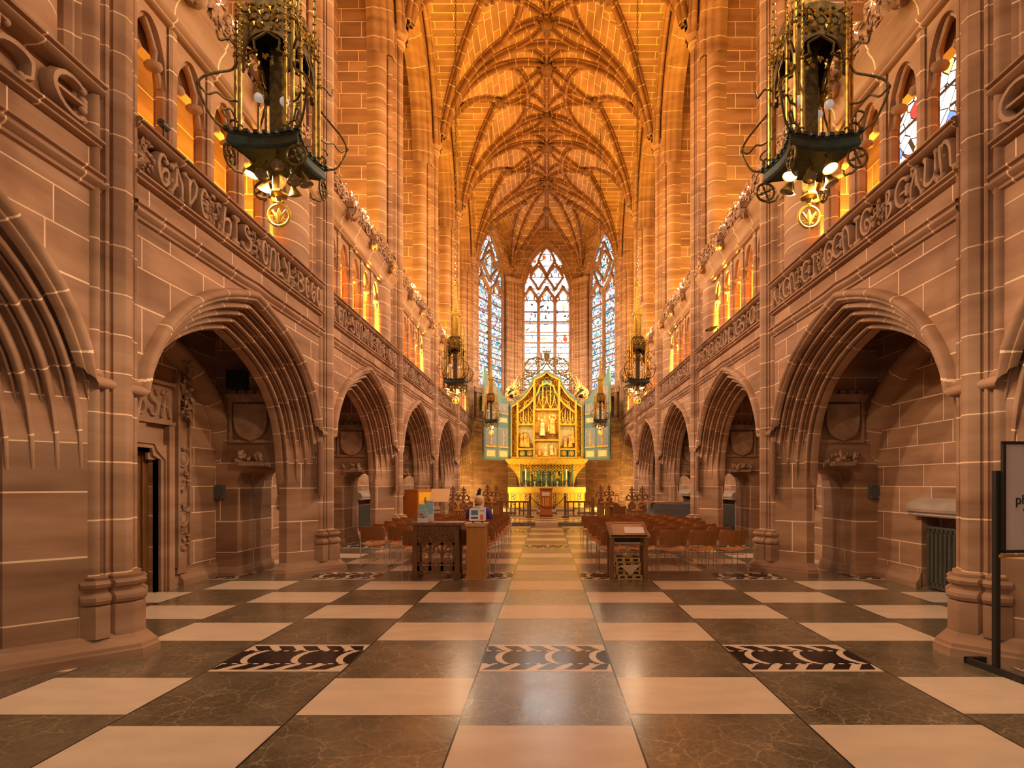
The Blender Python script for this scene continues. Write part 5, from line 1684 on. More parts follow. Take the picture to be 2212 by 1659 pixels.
# ================================================================== CHANCEL FURNITURE
CZ = 0.12
def poppyhead(mb, x, y, z):
    """carved finial in the plane facing the nave west"""
    P = lambda a, b: (x + a, y, z + b)
    mb.tube([P(0, -.05), P(0, .36)], [.05, .022], 6)
    mb.tube([P(0, .26), P(0, .34), P(0, .42)], [.01, .04, .008], 6)
    for s in (-1, 1):
        mb.tube([P(s * .02, .27), P(s * .06, .30), P(s * .09, .27)], [.022, .03, .012], 6)
        mb.tube([P(s * .02, .18), P(s * .07, .21), P(s * .10, .18)], [.02, .026, .01], 6)
        mb.ring((x + s * .10, y, z + .02), .075, .026, 'y', 14, 6)
        mb.ball(P(s * .19, .06), .03, 0, 6, 4); mb.ball(P(s * .20, -.06), .03, 0, 6, 4); mb.ball(P(s * .12, .12), .03, 0, 6, 4)
def bench_end(root, x, y, wdt, h, carved):
    e = MB()
    out = [(-wdt / 2, 0), (wdt / 2, 0), (wdt / 2, h * .66), (wdt / 2 - .03, h * .68), (wdt / 2 - .02, h * .80), (.0, h), (-wdt / 2 + .02, h * .80), (-wdt / 2 + .03, h * .68), (-wdt / 2, h * .66)]
    e.prism(out, lambda a, b, d: (x + a, y + d, b), -.035, .035)
    o = e.build('bench_end', ['oak'], root)
    p = MB()
    if carved:
        leaf_cluster(p, [(x + random.uniform(-wdt * .35, wdt * .35), y - .035, random.uniform(h * .70, h * .90)) for _ in range(20)], .045, (0, -1, 0))
    for i in range(4):
        p.box(x - wdt * .42 + i * wdt * .225, x - wdt * .42 + i * wdt * .225 + wdt * .12, y - .048, y - .034, .06, h * .60)
    p.tube([(x, y - .03, h * 1.0), (x - wdt * .5, y - .03, h * .8)], .018, 5); p.tube([(x, y - .03, h * 1.0), (x + wdt * .5, y - .03, h * .8)], .018, 5)
    p.build('linenfold_panel', ['light_oak'], o)
    f = MB(); poppyhead(f, x, y, h * 1.0 + .04); f.build('poppyhead', ['oak'], o)
    return o
def stall(sx, y, x, label):
    """choir stall seen end-on; sx = side of the nave; back towards the wall"""
    t = thing('choir_stall', label, 'choir stall', (x, y, CZ if y > 20.7 else 0.0014), 0, 'oak choir stalls')
    xb, xf = sx * .18, -sx * .17
    hh = 1.06 if y < 20 else .98
    bench_end(t, xb, 0, .31, hh, True); bench_end(t, xf, .0, .30, hh - .03, sx < 0)
    m = MB(); m.box(xb - .03, xb + .03, .04, 1.5, 0, .95); m.build('stall_back', ['light_oak'], t)
    m = MB(); m.box(xb - sx * .02, xf + sx * .05, .04, 1.5, .40, .45); m.build('seat', ['light_oak'], t)
    m = MB(); m.tube([(xb, -.02, .66), (0, -.05, .69), (xf, -.02, .66)], .045, 8); m.build('arm_rest', ['light_oak'], t)
    m = MB(); m.box(xf - .02, xf + .02, .04, 1.5, 0, .70); m.build('desk_front', ['oak'], t)
    return t
stall(-1, 19.2 - .6, -2.95, 'oak choir stall with two carved finials beside the tan music stand')
stall(-1, 23.2, -2.28, 'oak choir stall with two carved finials behind the seated person')
stall(1, 23.2, 2.42, 'oak choir stall with two carved finials right of the altar rail')
stall(1, 18.6, 3.02, 'oak choir stall with two carved finials beside the covered piano')
for sx, x, y, lb in ((-1, -3.25, 21.3, 'low oak reading desk among the choir stalls on the left'), (1, 2.75, 20.9, 'low oak reading desk among the choir stalls on the right')):
    t = thing('prayer_desk', lb, 'desk', (x, y, CZ), 0)
    m = MB(); m.prism([(-.25, 0), (.25, 0), (.25, .62), (.05, .58), (-.12, .74), (-.25, .72)], lambda a, b, d: (sx * a, d, b), -.03, .03); m.build('desk_end', ['oak'], t)
    m = MB(); m.box(-.25, .25, .03, 1.2, .56, .6); m.build('desk_top', ['light_oak'], t)
    m = MB(); m.box(sx * .20, sx * .25, .03, 1.2, 0, .56); m.build('desk_front', ['oak'], t)
    m = MB(); m.prism([(-.25, 0), (.25, 0), (.25, .62), (.05, .58), (-.12, .74), (-.25, .72)], lambda a, b, d: (sx * a, d, b), 1.2, 1.26); m.build('desk_end', ['oak'], t)
# communion rails
def rail(x0, x1, y, label, nb, post_x):
    t = thing('communion_rail', label, 'rail', (0, y, CZ), 0, 'oak communion rails')
    m = MB(); m.box(x0, x1, -.06, .06, .64, .71); m.build('top_rail', ['oak'], t)
    m = MB(); m.box(x0, x1, -.10, .10, .03, .09); m.build('bottom_rail', ['grey_stone'], t)
    for i in range(nb):
        xx = x0 + (x1 - x0) * (i + .5) / nb
        m = MB(); m.box(xx - .028, xx + .028, -.03, .03, .09, .64); m.build('baluster', ['oak'], t)
    m = MB(); m.box(post_x - .05, post_x + .05, -.05, .05, 0, 1.03); m.build('gate_post', ['oak'], t)
    m = MB(); m.box(post_x - .16, post_x + .16, -.07, .07, 0, .05); m.build('post_foot', ['oak'], t)
    for xx in (x0, x1):
        if abs(xx - post_x) > .2:
            m = MB(); m.box(xx - .07, xx + .07, -.07, .07, 0, .85); m.build('end_post', ['oak'], t)
rail(-2.0, -.72, 23.95, 'oak communion rail left of the wooden pedestal', 7, -.72)
rail(.80, 1.98, 23.95, 'oak communion rail right of the wooden pedestal', 5, .80)
rp = MB()
pts = []
for i in range(17):
    t = i / 16
    x = -.72 + (1.52) * t
    pts.append((x, 23.86, 1.06 - .54 * (1 - (2 * t - 1) ** 2) ))
rp.tube(pts, [.016] * 5 + [.022] * 7 + [.016] * 5, 8)
ro_ = tag(rp.build('barrier_rope', ['rope_blue']), 'dark blue rope hanging between the two rail posts', 'rope')
hk = MB(); hk.ball(pts[0], .03, 0, 8, 5); hk.ball(pts[-1], .03, 0, 8, 5); hk.build('hook', ['silver'], ro_)
t = thing('wooden_pedestal', 'tall red-brown wooden pedestal with a white notice, behind the rope', 'pedestal', (-.03, 24.3, CZ))
m = MB(); m.box(-.26, .26, -.16, .16, .10, 1.20); m.build('pedestal_body', ['amber_wood'], t)
m = MB(); m.box(-.29, .29, -.19, .19, 1.20, 1.25); m.build('top_board', ['oak'], t)
m = MB(); m.box(-.28, .28, -.18, .18, 0, .10); m.build('pedestal_base', ['oak'], t)
m = MB()
for x in (-.15, -.03, .06): m.box(x, x + .06, -.172, -.16, .50, .86)
m.build('slot_panel', ['bright_amber'], t)
m = MB(); m.box(-.18, .16, -.19, -.165, .92, 1.08); nt_ = m.build('notice', ['white_plastic'], t)
m = MB(); m.box(-.03, .01, -.194, -.189, 1.0, 1.015); m.build('notice_mark', ['ink'], nt_)
m = MB(); m.prism([(-.12, 0), (.10, 0), (.12, .8), (.16, 1.22), (.10, 1.28), (.02, 1.15), (-.05, .85)], lambda a, b, d: (a, d, b), -.06, .06)
tag(m.build('folded_banner', ['navy_cloth'], loc=(-2.88, 23.0, CZ)), 'dark navy banner draped over the left stall back', 'banner')
t = thing('easel_frame', 'slim tan wooden folding frame standing behind the right stalls', 'frame', (2.85, 22.6, CZ))
for x in (-.10, .10):
    m = MB(); m.tube([(x * .6, 0, 1.0), (x * 1.3, 0, 0)], .022, 6); m.build('leg', ['tan_board'], t)
m = MB(); m.box(-.08, .08, -.02, .02, .94, 1.0); m.build('head', ['tan_board'], t)

# ---- covered piano behind the right chairs
t = thing('grand_piano', 'grand piano under a dark grey quilted cover behind the right chairs', 'piano', (3.95, 17.0, 0))
m = MB()
out = [(-.82, -.75)] + [(-.82 + .0, .2)] + [(.75, .75), (.55, 1.05), (.1, 1.1), (-.4, .8), (-.82, .4)]
ol = [(-.80, -.72), (.78, -.72), (.80, .2), (.74, .75), (.45, 1.1), (.05, 1.15), (-.30, .85), (-.62, .55), (-.82, .2)]
rows = []
for z, g in ((.28, 1.05), (.5, 1.03), (.85, 1.0), (.96, .985), (.99, .93)):
    rows.append([(x * g, y * g, z + .01 * sin(9 * x + 5 * y)) for x, y in ol])
m.grid(rows, None, 0, True, close=True); m.add(rows[-1], [tuple(range(len(ol)))], None, 0)
m.build('quilted_cover', ['grey_cover'], t)
for x, y in ((-.6, -.5), (.6, -.5), (.2, .8)):
    m = MB(); m.lathe([(.035, 0), (.05, .1), (.045, .3), (.06, .7)], (x, y, 0), 10); m.build('leg', ['ink'], t)
m = MB(); m.box(-1.02, .15, -.62, -.18, 1.035, 1.06)
b = m.build('wooden_board', ['light_oak'], loc=(3.86, 17.0, -.03))
tag(b, 'thin wooden board lying on top of the covered piano', 'board')
m = MB(); m.box(-.16, .16, -.1, .1, 0, .012); tag(m.build('open_sheet', ['paper'], loc=(3.35, 16.55, 1.031)), 'white sheet lying on the wooden board over the piano', 'paper')

# ---- cupboard and music stand on the left
t = thing('corner_cupboard', 'orange panelled cupboard standing by the left pier', 'cupboard', (-3.72, 16.05, 0), radians(-38))
m = MB(); m.box(-.30, .30, -.25, .25, .06, 1.36); m.build('cupboard_body', ['amber_wood'], t)
m = MB(); m.box(-.31, .31, -.26, .26, 1.36, 1.40); m.build('top_board', ['honey_oak'], t)
m = MB(); m.box(-.29, .29, -.24, .24, 0, .06); m.build('plinth', ['oak'], t)
for z0, z1 in ((.16, .62), (.74, 1.28)):
    m = MB(); m.box(-.24, .24, -.262, -.25, z0, z1); m.build('side_panel', ['amber_wood'], t)
dm = MB(); dm.box(.30, .318, -.22, .22, .12, 1.32); do_ = dm.build('door', ['bright_amber'], t)
m = MB(); m.box(.318, .335, -.012, .012, .80, 1.18); m.box(.318, .335, -.05, .05, 1.06, 1.085); m.build('handle', ['oak'], do_)
t = thing('music_stand', 'music stand with a plain tan sloping board beside the cupboard', 'music stand', (-2.92, 15.35, 0))
m = MB(); m.box(-.26, .26, -.006, .012, -.24, .24)
m.build('sloping_board', ['tan_board'], t, loc=(-.03, 0, 1.24), rot=(radians(-42), 0, radians(0)))
m = MB(); m.tube([(0, 0, .05), (0, 0, 1.20)], .022, 8); m.build('stem', ['light_oak'], t)
m = MB()
for a in (90, 210, 330): m.tube([(0, 0, .12), (.28 * cos(radians(a)), .28 * sin(radians(a)), .015)], .015, 6)
m.build('tripod_foot', ['light_oak'], t)

# ================================================================== CHAIRS
def make_chair():
    t = thing('stacking_chair', '', 'chair')
    W2 = .235
    s = MB()                                            # moulded plywood seat, dished across
    rows_t, rows_b = [], []
    for i in range(9):
        v = i / 8
        y = .06 + .42 * v
        rt, rb_ = [], []
        for j in range(11):
            u = -1 + 2 * j / 10
            hw = W2 - .012 - (.05 * max(0, v - .8) / .2) * .4
            z = .440 - .028 * (1 - u * u) + .012 * v - .05 * max(0.0, v - .72) ** 2 / .08 - (0.02 * (1 - u * u) * (v > .8))
            rt.append((u * hw, y, z)); rb_.append((u * hw, y, z - .012))
        rows_t.append(rt); rows_b.append(rb_)
    s.grid(rows_t, None, 0, True); s.grid(rows_b, None, 0, True)
    ed = lambda T: [r[0] for r in T] + T[-1][1:] + [r[-1] for r in reversed(T[:-1])] + list(reversed(T[0][1:-1]))
    a, b = ed(rows_t), ed(rows_b)
    s.grid([a, b], None, 1, False, close=True)
    s.build('seat', ['chair_seat', 'ply_edge'], t)
    k = MB()
    rows_f, rows_k = [], []
    for i in range(8):
        v = i / 7
        z = .505 + .265 * v
        cut = .035 * max(0, v - .86) / .14
        f, g = [], []
        for j in range(13):
            u = -1 + 2 * j / 12
            y = .035 - .035 * v - .045 * (1 - u * u) + .0
            x = u * (W2 - .008 - cut)
            zz = z - (.012 * (1 - u * u) if v > .99 else 0)
            f.append((x, y, zz)); g.append((x, y - .011, zz))
        rows_f.append(f); rows_k.append(g)
    k.grid(rows_f, None, 0, True); k.grid(rows_k, None, 0, True)
    a, b = ed(rows_f), ed(rows_k)
    k.grid([a, b], None, 1, False, close=True)
    k.build('backrest', ['chair_back', 'ply_edge'], t)
    f = MB()
    for sx in (-1, 1):
        x = sx * (W2 + .004)
        f.tube([(x, .035, .655), (x, .045, .50), (x, .06, .45)], .0065, 6)
        f.tube([(x, .06, .445), (x, .46, .445)], .0065, 6)
        f.tube([(x, .035, .008), (x * .92, .43, .008)], .0065, 6)
        f.box(x - .012, x + .012, .03, .09, .425, .45)
    for y, z in ((.10, .33), (.40, .33)):
        f.tube([(-W2 * .96, y, z), (W2 * .96, y, z)], .005, 6)
    f.build('frame', ['chrome'], t)
    for sx in (-1, 1):
        l = MB(); l.tube([(sx * (W2 + .004), .05, .45), (sx * (W2 + .004), .035, .008)], .0065, 6); l.build('leg', ['chrome'], t)
        l = MB(); l.tube([(sx * (W2 - .02), .40, .43), (sx * (W2 * .92), .43, .008)], .0065, 6); l.build('leg', ['chrome'], t)
    return t
CH = make_chair()
ORD_ = ['nearest', 'second', 'third', 'fourth', 'fifth', 'sixth', 'seventh', 'eighth']
used = [False]
def place(x, y, row, seat, side, note=''):
    pos = 'at the centre aisle' if seat == 0 else '%s from the centre aisle' % ['', 'second', 'third', 'fourth', 'fifth'][seat]
    lb = 'plywood chair on chrome legs, %s, %s row on the %s' % (pos, ORD_[row], side)
    gp = 'plywood chairs in rows %s of the aisle' % side
    rz = random.uniform(-.02, .02)
    if not used[0]:
        used[0] = True
        CH.location = (x, y, 0.0014); CH.rotation_euler = (0, 0, rz); CH['label'] = lb; CH['group'] = gp
    else:
        dup(CH, (x, y, 0.0014), rz, lb, gp)
ROWY = [9.52, 10.33, 11.08, 11.86, 12.52, 13.20, 13.86, 14.56]
RX0 = [.90, .93, .875, .875, .895, .855, .845, 1.72]
LX0 = [.98, .95, .965, .958, .958, .957, .94, .94]
for r in range(8):
    for c in range(3 if r == 7 else 5):
        place(RX0[r] + .25 + .51 * c, ROWY[r], r, c + (0), 'right')
    for c in range(3 if r == 0 else (4 if r == 7 else 5)):
        place(-(LX0[r] + .25 + .51 * c), ROWY[r], r, c, 'left')

# ================================================================== NEAR FURNITURE
# tracery-fronted table
t = thing('tracery_table', 'dark oak table with pierced tracery front, holding blue leaflets', 'table', (-1.80, 9.22, .0014))
m = MB(); m.box(-.45, .45, -.24, .20, .885, .925); m.build('table_top', ['oak'], t)
m = MB(); m.box(-.36, .36, -.20, .16, .80, .885); m.build('apron', ['dark_oak'], t)
for x in (-.34, .34):
    for y in (-.19, .13):
        m = MB(); m.prism([(-.05, 0), (.05, 0), (.045, .08), (.038, .16), (.034, .80), (-.034, .80), (-.038, .16), (-.045, .08)], lambda a, b, d: (x + a, y + d, b), -.035, .035); m.build('leg', ['dark_oak'], t)
for x in (-.34, .34):
    m = MB(); m.box(x - .035, x + .035, -.25, .19, 0, .075); m.build('sledge_foot', ['dark_oak'], t)
tp = MB(); tp.box(-.31, .31, -.19, -.165, .56, .80); tp.box(-.31, .31, -.19, -.165, .14, .22); tp.box(-.31, .31, -.19, -.165, .25, .275)
for x in (-.31, -.20, .07 - .17, .10, .20, .29):
    pass
for x in (-.29, -.098, .098, .29): tp.box(x - .022, x + .022, -.19, -.165, .14, .60)
for i in range(3):
    c_ = -.194 + .194 * i
    for s_ in (-1, 1):
        tp.tube([(c_ + s_ * .08, -.178, .42), (c_ + s_ * .03, -.178, .45), (c_ + s_ * .05, -.178, .49), (c_, -.178, .54), (c_ - s_ * .07, -.178, .60)], .014, 5)
        tp.box(c_ + s_ * .044 - .008, c_ + s_ * .044 + .008, -.19, -.165, .22, .25)
panel = tp.build('tracery_panel', ['dark_oak'], t)
lf = MB(); leaf_cluster(lf, [(random.uniform(-.28, .28), -.192, random.uniform(.60, .76)) for _ in range(46)], .035, (0, -1, 0)); lf.build('carved_leaves', ['oak'], panel)
m = MB()
for s_ in (-1, 1):
    m.tube([(s_ * .30, -.18, .14), (s_ * .24, -.18, .09), (s_ * .12, -.18, .115), (0, -.18, .12)], .014, 5)
m.build('lower_rail', ['dark_oak'], t)
# leaflets standing on the table
def leaflet(x, y, w_, h, z0, label, marks, rz=0):
    t = thing('leaflet_holder', label, 'leaflet holder', (x, y, z0), rz, 'blue leaflets on the tracery table')
    m = MB(); m.box(-w_ / 2, w_ / 2, -.02, .03, 0, h); m.build('leaflet_stack', ['pale_blue'], t)
    m = MB(); m.box(-w_ / 2 - .006, w_ / 2 + .006, -.03, -.026, 0, h * .35); m.box(-w_ / 2 - .006, w_ / 2 + .006, .03, .036, 0, h * .8); m.build('holder', ['paper'], t)
    if marks:
        r = MB(); r.lathe([(.0005, -.001), (.046, -.001), (.046, 0)], (-.02, -.0225, h * .60), 18, 0, 'y'); ro = r.build('round_badge', ['leaflet_pink'], t)
        g = MB()
        letter(g, 'Y', (-.052, -.025, h * .60 - .022), (1, 0, 0), (0, 0, 1), (0, -1, 0), .045, .7, .003)
        letter(g, 'O', (-.018, -.025, h * .60 - .022), (1, 0, 0), (0, 0, 1), (0, -1, 0), .045, .7, .003)
        g.build('badge_lettering', ['leaflet_red'], ro)
        r = MB(); r.prism([(-.07, .02), (.03, .05), (.03, .10), (-.07, .06)], lambda a, b, d: (a, d, b), -.0235, -.02); r.build('dark_banner', ['leaflet_red'], t)
    return t
leaflet(-2.02, 9.06, .155, .205, .927, 'pale blue leaflet stack with round pink badge, front of the table', True)
leaflet(-2.06, 9.20, .10, .29, .927, 'middle-height pale blue leaflet stack behind the badge leaflets', False)
leaflet(-1.97, 9.33, .125, .345, .927, 'tallest pale blue leaflet stack at the back of the table', False)
# contactless donation point
t = thing('donation_plinth', 'plain honey-coloured wooden plinth carrying the white card terminal', 'plinth', (-1.155, 9.22, .0014))
m = MB(); m.box(-.155, .155, -.15, .15, .045, .86); m.build('plinth_body', ['honey_oak'], t)
m = MB(); m.box(-.175, .175, -.17, .17, 0, .05); m.build('plinth_base', ['honey_oak'], t)
m = MB(); m.prism([(-.155, .86), (.155, .86), (.185, .895), (.185, .912), (-.185, .912), (-.185, .895)], lambda a, b, d: (a, d, b), -.18, .18); m.build('plinth_top', ['tan_board'], t)
t = thing('card_terminal', 'white card donation terminal with blue screen on the honey plinth', 'card terminal', (-1.145, 9.18, .9155))
m = MB()
ol = arc(.115, .165, .02, .02, 0, 90, 4) + arc(-.115, .165, .02, .02, 90, 180, 4) + arc(-.115, -.0, .02, .02, 180, 270, 4) + arc(.115, .0, .02, .02, 270, 360, 4)
m.prism(ol, lambda a, b, d: (a, d + b * .22, b + .05), -.02, .03); m.build('casing', ['white_plastic'], t)
TT = lambda a, b, d: (a, d + b * .22, b + .05)
m = MB(); m.prism([(-.105, .075), (.01, .075), (.01, .155), (-.105, .155)], TT, -.024, -.019); m.build('screen', ['screen_blue'], t)
m = MB(); m.prism([(-.105, .015), (.01, .015), (.01, .045), (-.105, .045)], TT, -.024, -.019); m.build('lower_screen', ['screen_navy'], t)
m = MB(); m.prism([(.045, .0), (.10, .0), (.10, .085), (.045, .085)], TT, -.024, -.019); m.build('tap_pad', ['orange_red'], t)
m = MB(); m.prism([(.05, .14), (.11, .14), (.11, .15), (.05, .15)], TT, -.024, -.019); m.build('card_slot', ['ink'], t)
for x in (-.07, .08):
    m = MB(); m.box(x - .012, x + .012, -.02, .05, 0, .05); m.build('foot', ['black_metal'], t)
# reading desk with its sheet and the kneelers
t = thing('reading_desk', 'sloping-topped oak reading desk standing at the nearest right chairs', 'reading desk', (1.335, 9.30, .0014))
for x in (-.275, .275):
    for y, h in ((-.24, .70), (.11, .80)):
        m = MB(); m.box(x - .035, x + .035, y - .03, y + .03, 0, h); m.build('leg', ['oak'], t)
SL = lambda x, v, d: (x, -.30 + .46 * v, .685 + .19 * v + d)
m = MB(); m.prism([(-.315, 0), (.345, 0), (.30, 1), (-.33, 1)], SL, 0, .03); tp_ = m.build('sloping_top', ['light_oak'], t)
m = MB()
for x0, x1, v0, v1 in ((-.315, -.25, 0, 1), (.255, .32, 0, 1), (-.25, .255, .9, 1), (-.25, .255, 0, .07)):
    m.prism([(x0, v0), (x1, v0), (x1, v1), (x0, v1)], SL, .03, .036)
m.build('top_border', ['oak'], tp_)
m = MB(); m.box(-.29, .29, -.30, -.285, .70, .725); m.build('book_lip', ['oak'], t)
m = MB(); m.box(-.25, .25, -.27, .13, .56, .585); m.build('under_shelf', ['oak'], t)
m = MB(); m.box(-.25, .25, .11, .13, .585, .70); m.build('shelf_back', ['dark_oak'], t)
m = MB()
m.box(-.16, .16, -.11, .11, 0, .004)
tag(m.build('paper_sheet', ['paper'], loc=(1.44, 9.165, .791), rot=(math.atan2(.19, .46), 0, radians(-2))), 'white printed sheet lying on the oak reading desk', 'paper')
def kneeler(x, y, z, rz, label, emblem, h=.075):
    t = thing('kneeler', label, 'kneeler', (x, y, z), rz, 'embroidered kneelers stacked under the reading desk')
    m = MB()
    rows = []
    for zz, g in ((0, .97), (.012, 1.0), (h - .015, 1.0), (h - .004, .98), (h, .93)):
        rows.append([(sx * .20 * g, sy * .145 * g, zz) for sx, sy in ((-1, -1), (1, -1), (1, 1), (-1, 1))])
    m.grid(rows, None, 0, False, close=True); m.add(rows[-1], [(0, 1, 2, 3)], None, 1)
    m.build('cushion', ['kneeler_gold', 'navy_cloth'], t)
    for x0 in (-.165, -.04, .095):
        p = MB(); p.box(x0, x0 + .075, -.149, -.143, .018, h - .02); p.build('embroidered_block', ['kneeler_black'], t)
    for y0 in (-.11, .03):
        p = MB(); p.box(-.204, -.198, y0, y0 + .07, .018, h - .02); p.build('embroidered_block', ['kneeler_black'], t)
    if emblem:
        e = MB(); e.ring((0, 0, h + .001), .075, .012, 'z', 18, 5); e.tube([(-.03, -.05, h + .002), (-.03, .05, h + .002)], .008, 5); e.tube([(.03, -.05, h + .002), (.03, .05, h + .002)], .008, 5); e.tube([(-.03, .05, h + .002), (.03, -.05, h + .002)], .008, 5)
        e.build('gold_emblem', ['kneeler_gold'], t)
KN = ['lowest', 'second lowest', 'middle', 'second highest']
z = .0014
for i in range(4):
    kneeler(1.345 + (.012, -.01, -.015, .0, .0)[i], 9.20 + (.0, .01, .0, .012, .0)[i], z, radians((1, -2, 2, -4, -2)[i]), '%s blue and gold embroidered kneeler in the stack under the desk' % KN[i], False, .069)
    z += .0695
kneeler(1.335, 9.20, z, radians(-7), 'topmost kneeler with a gold emblem, blue, on the stack under the desk', True, .075)
m = MB(); m.add([(-.17, 0, .17), (.16, 0, .18), (-.0, -.01, 0), (-.17, .003, .17), (.16, .003, .18), (0, -.007, 0)], [(0, 1, 2), (3, 5, 4), (0, 3, 4, 1), (1, 4, 5, 2), (2, 5, 3, 0)])
tag(m.build('folded_card', ['card'], loc=(1.36, 9.025, .065)), 'tan triangular folded card hanging over the front of the kneelers', 'card')

# sign stand at the right pier
t = thing('sign_stand', 'black metal floor stand holding a pale printed poster, by the right pier', 'sign stand', (4.12, 4.62, .0014), radians(6))
for x in (-.42, .42):
    m = MB(); m.box(x - .02, x + .02, -.02, .02, .0, 1.66); m.build('upright', ['black_metal'], t)
m = MB()
m.box(-.47, -.44, -.30, .26, 0, .05); m.box(.44, .47, -.30, .26, 0, .05); m.box(-.47, .47, -.30, -.27, 0, .05); m.box(-.47, .47, .23, .26, 0, .05)
m.build('base_frame', ['black_metal'], t)
m = MB()
m.box(-.40, -.375, -.045, -.02, .985, 1.90); m.box(.375, .40, -.045, -.02, .985, 1.90); m.box(-.40, .40, -.045, -.02, 1.875, 1.90); m.box(-.40, .40, -.045, -.02, .985, 1.01)
m.build('poster_frame', ['black_metal'], t)
m = MB(); m.tube([(-.42, -.03, .96), (.42, -.03, .96)], .012, 6); m.build('clamp_bar', ['light_oak'], t)
m = MB(); m.box(-.376, .376, -.036, -.026, 1.01, 1.876); po = m.build('poster', ['poster'], t)
def text(body, loc, size, mat, parent, name, rot=(pi / 2, 0, 0)):
    cu = bpy.data.curves.new(name, 'FONT'); cu.body = body; cu.size = size; cu.extrude = .0006; cu.offset = size * .012
    tmp = bpy.data.objects.new(name, cu); COL.objects.link(tmp)
    dg = bpy.context.evaluated_depsgraph_get(); dg.update()
    me = bpy.data.meshes.new_from_object(tmp.evaluated_get(dg))
    bpy.data.objects.remove(tmp)
    me.materials.clear(); me.materials.append(MATS[mat])
    o = bpy.data.objects.new(name, me); COL.objects.link(o)
    o.location = loc; o.rotation_euler = rot; o.parent = parent
    return o
text('ph', (-.285, -.0385, 1.385), .112, 'ink', po, 'poster_lettering')
text('o', (-.215, -.0385, 1.315), .112, 'ink', po, 'poster_lettering')
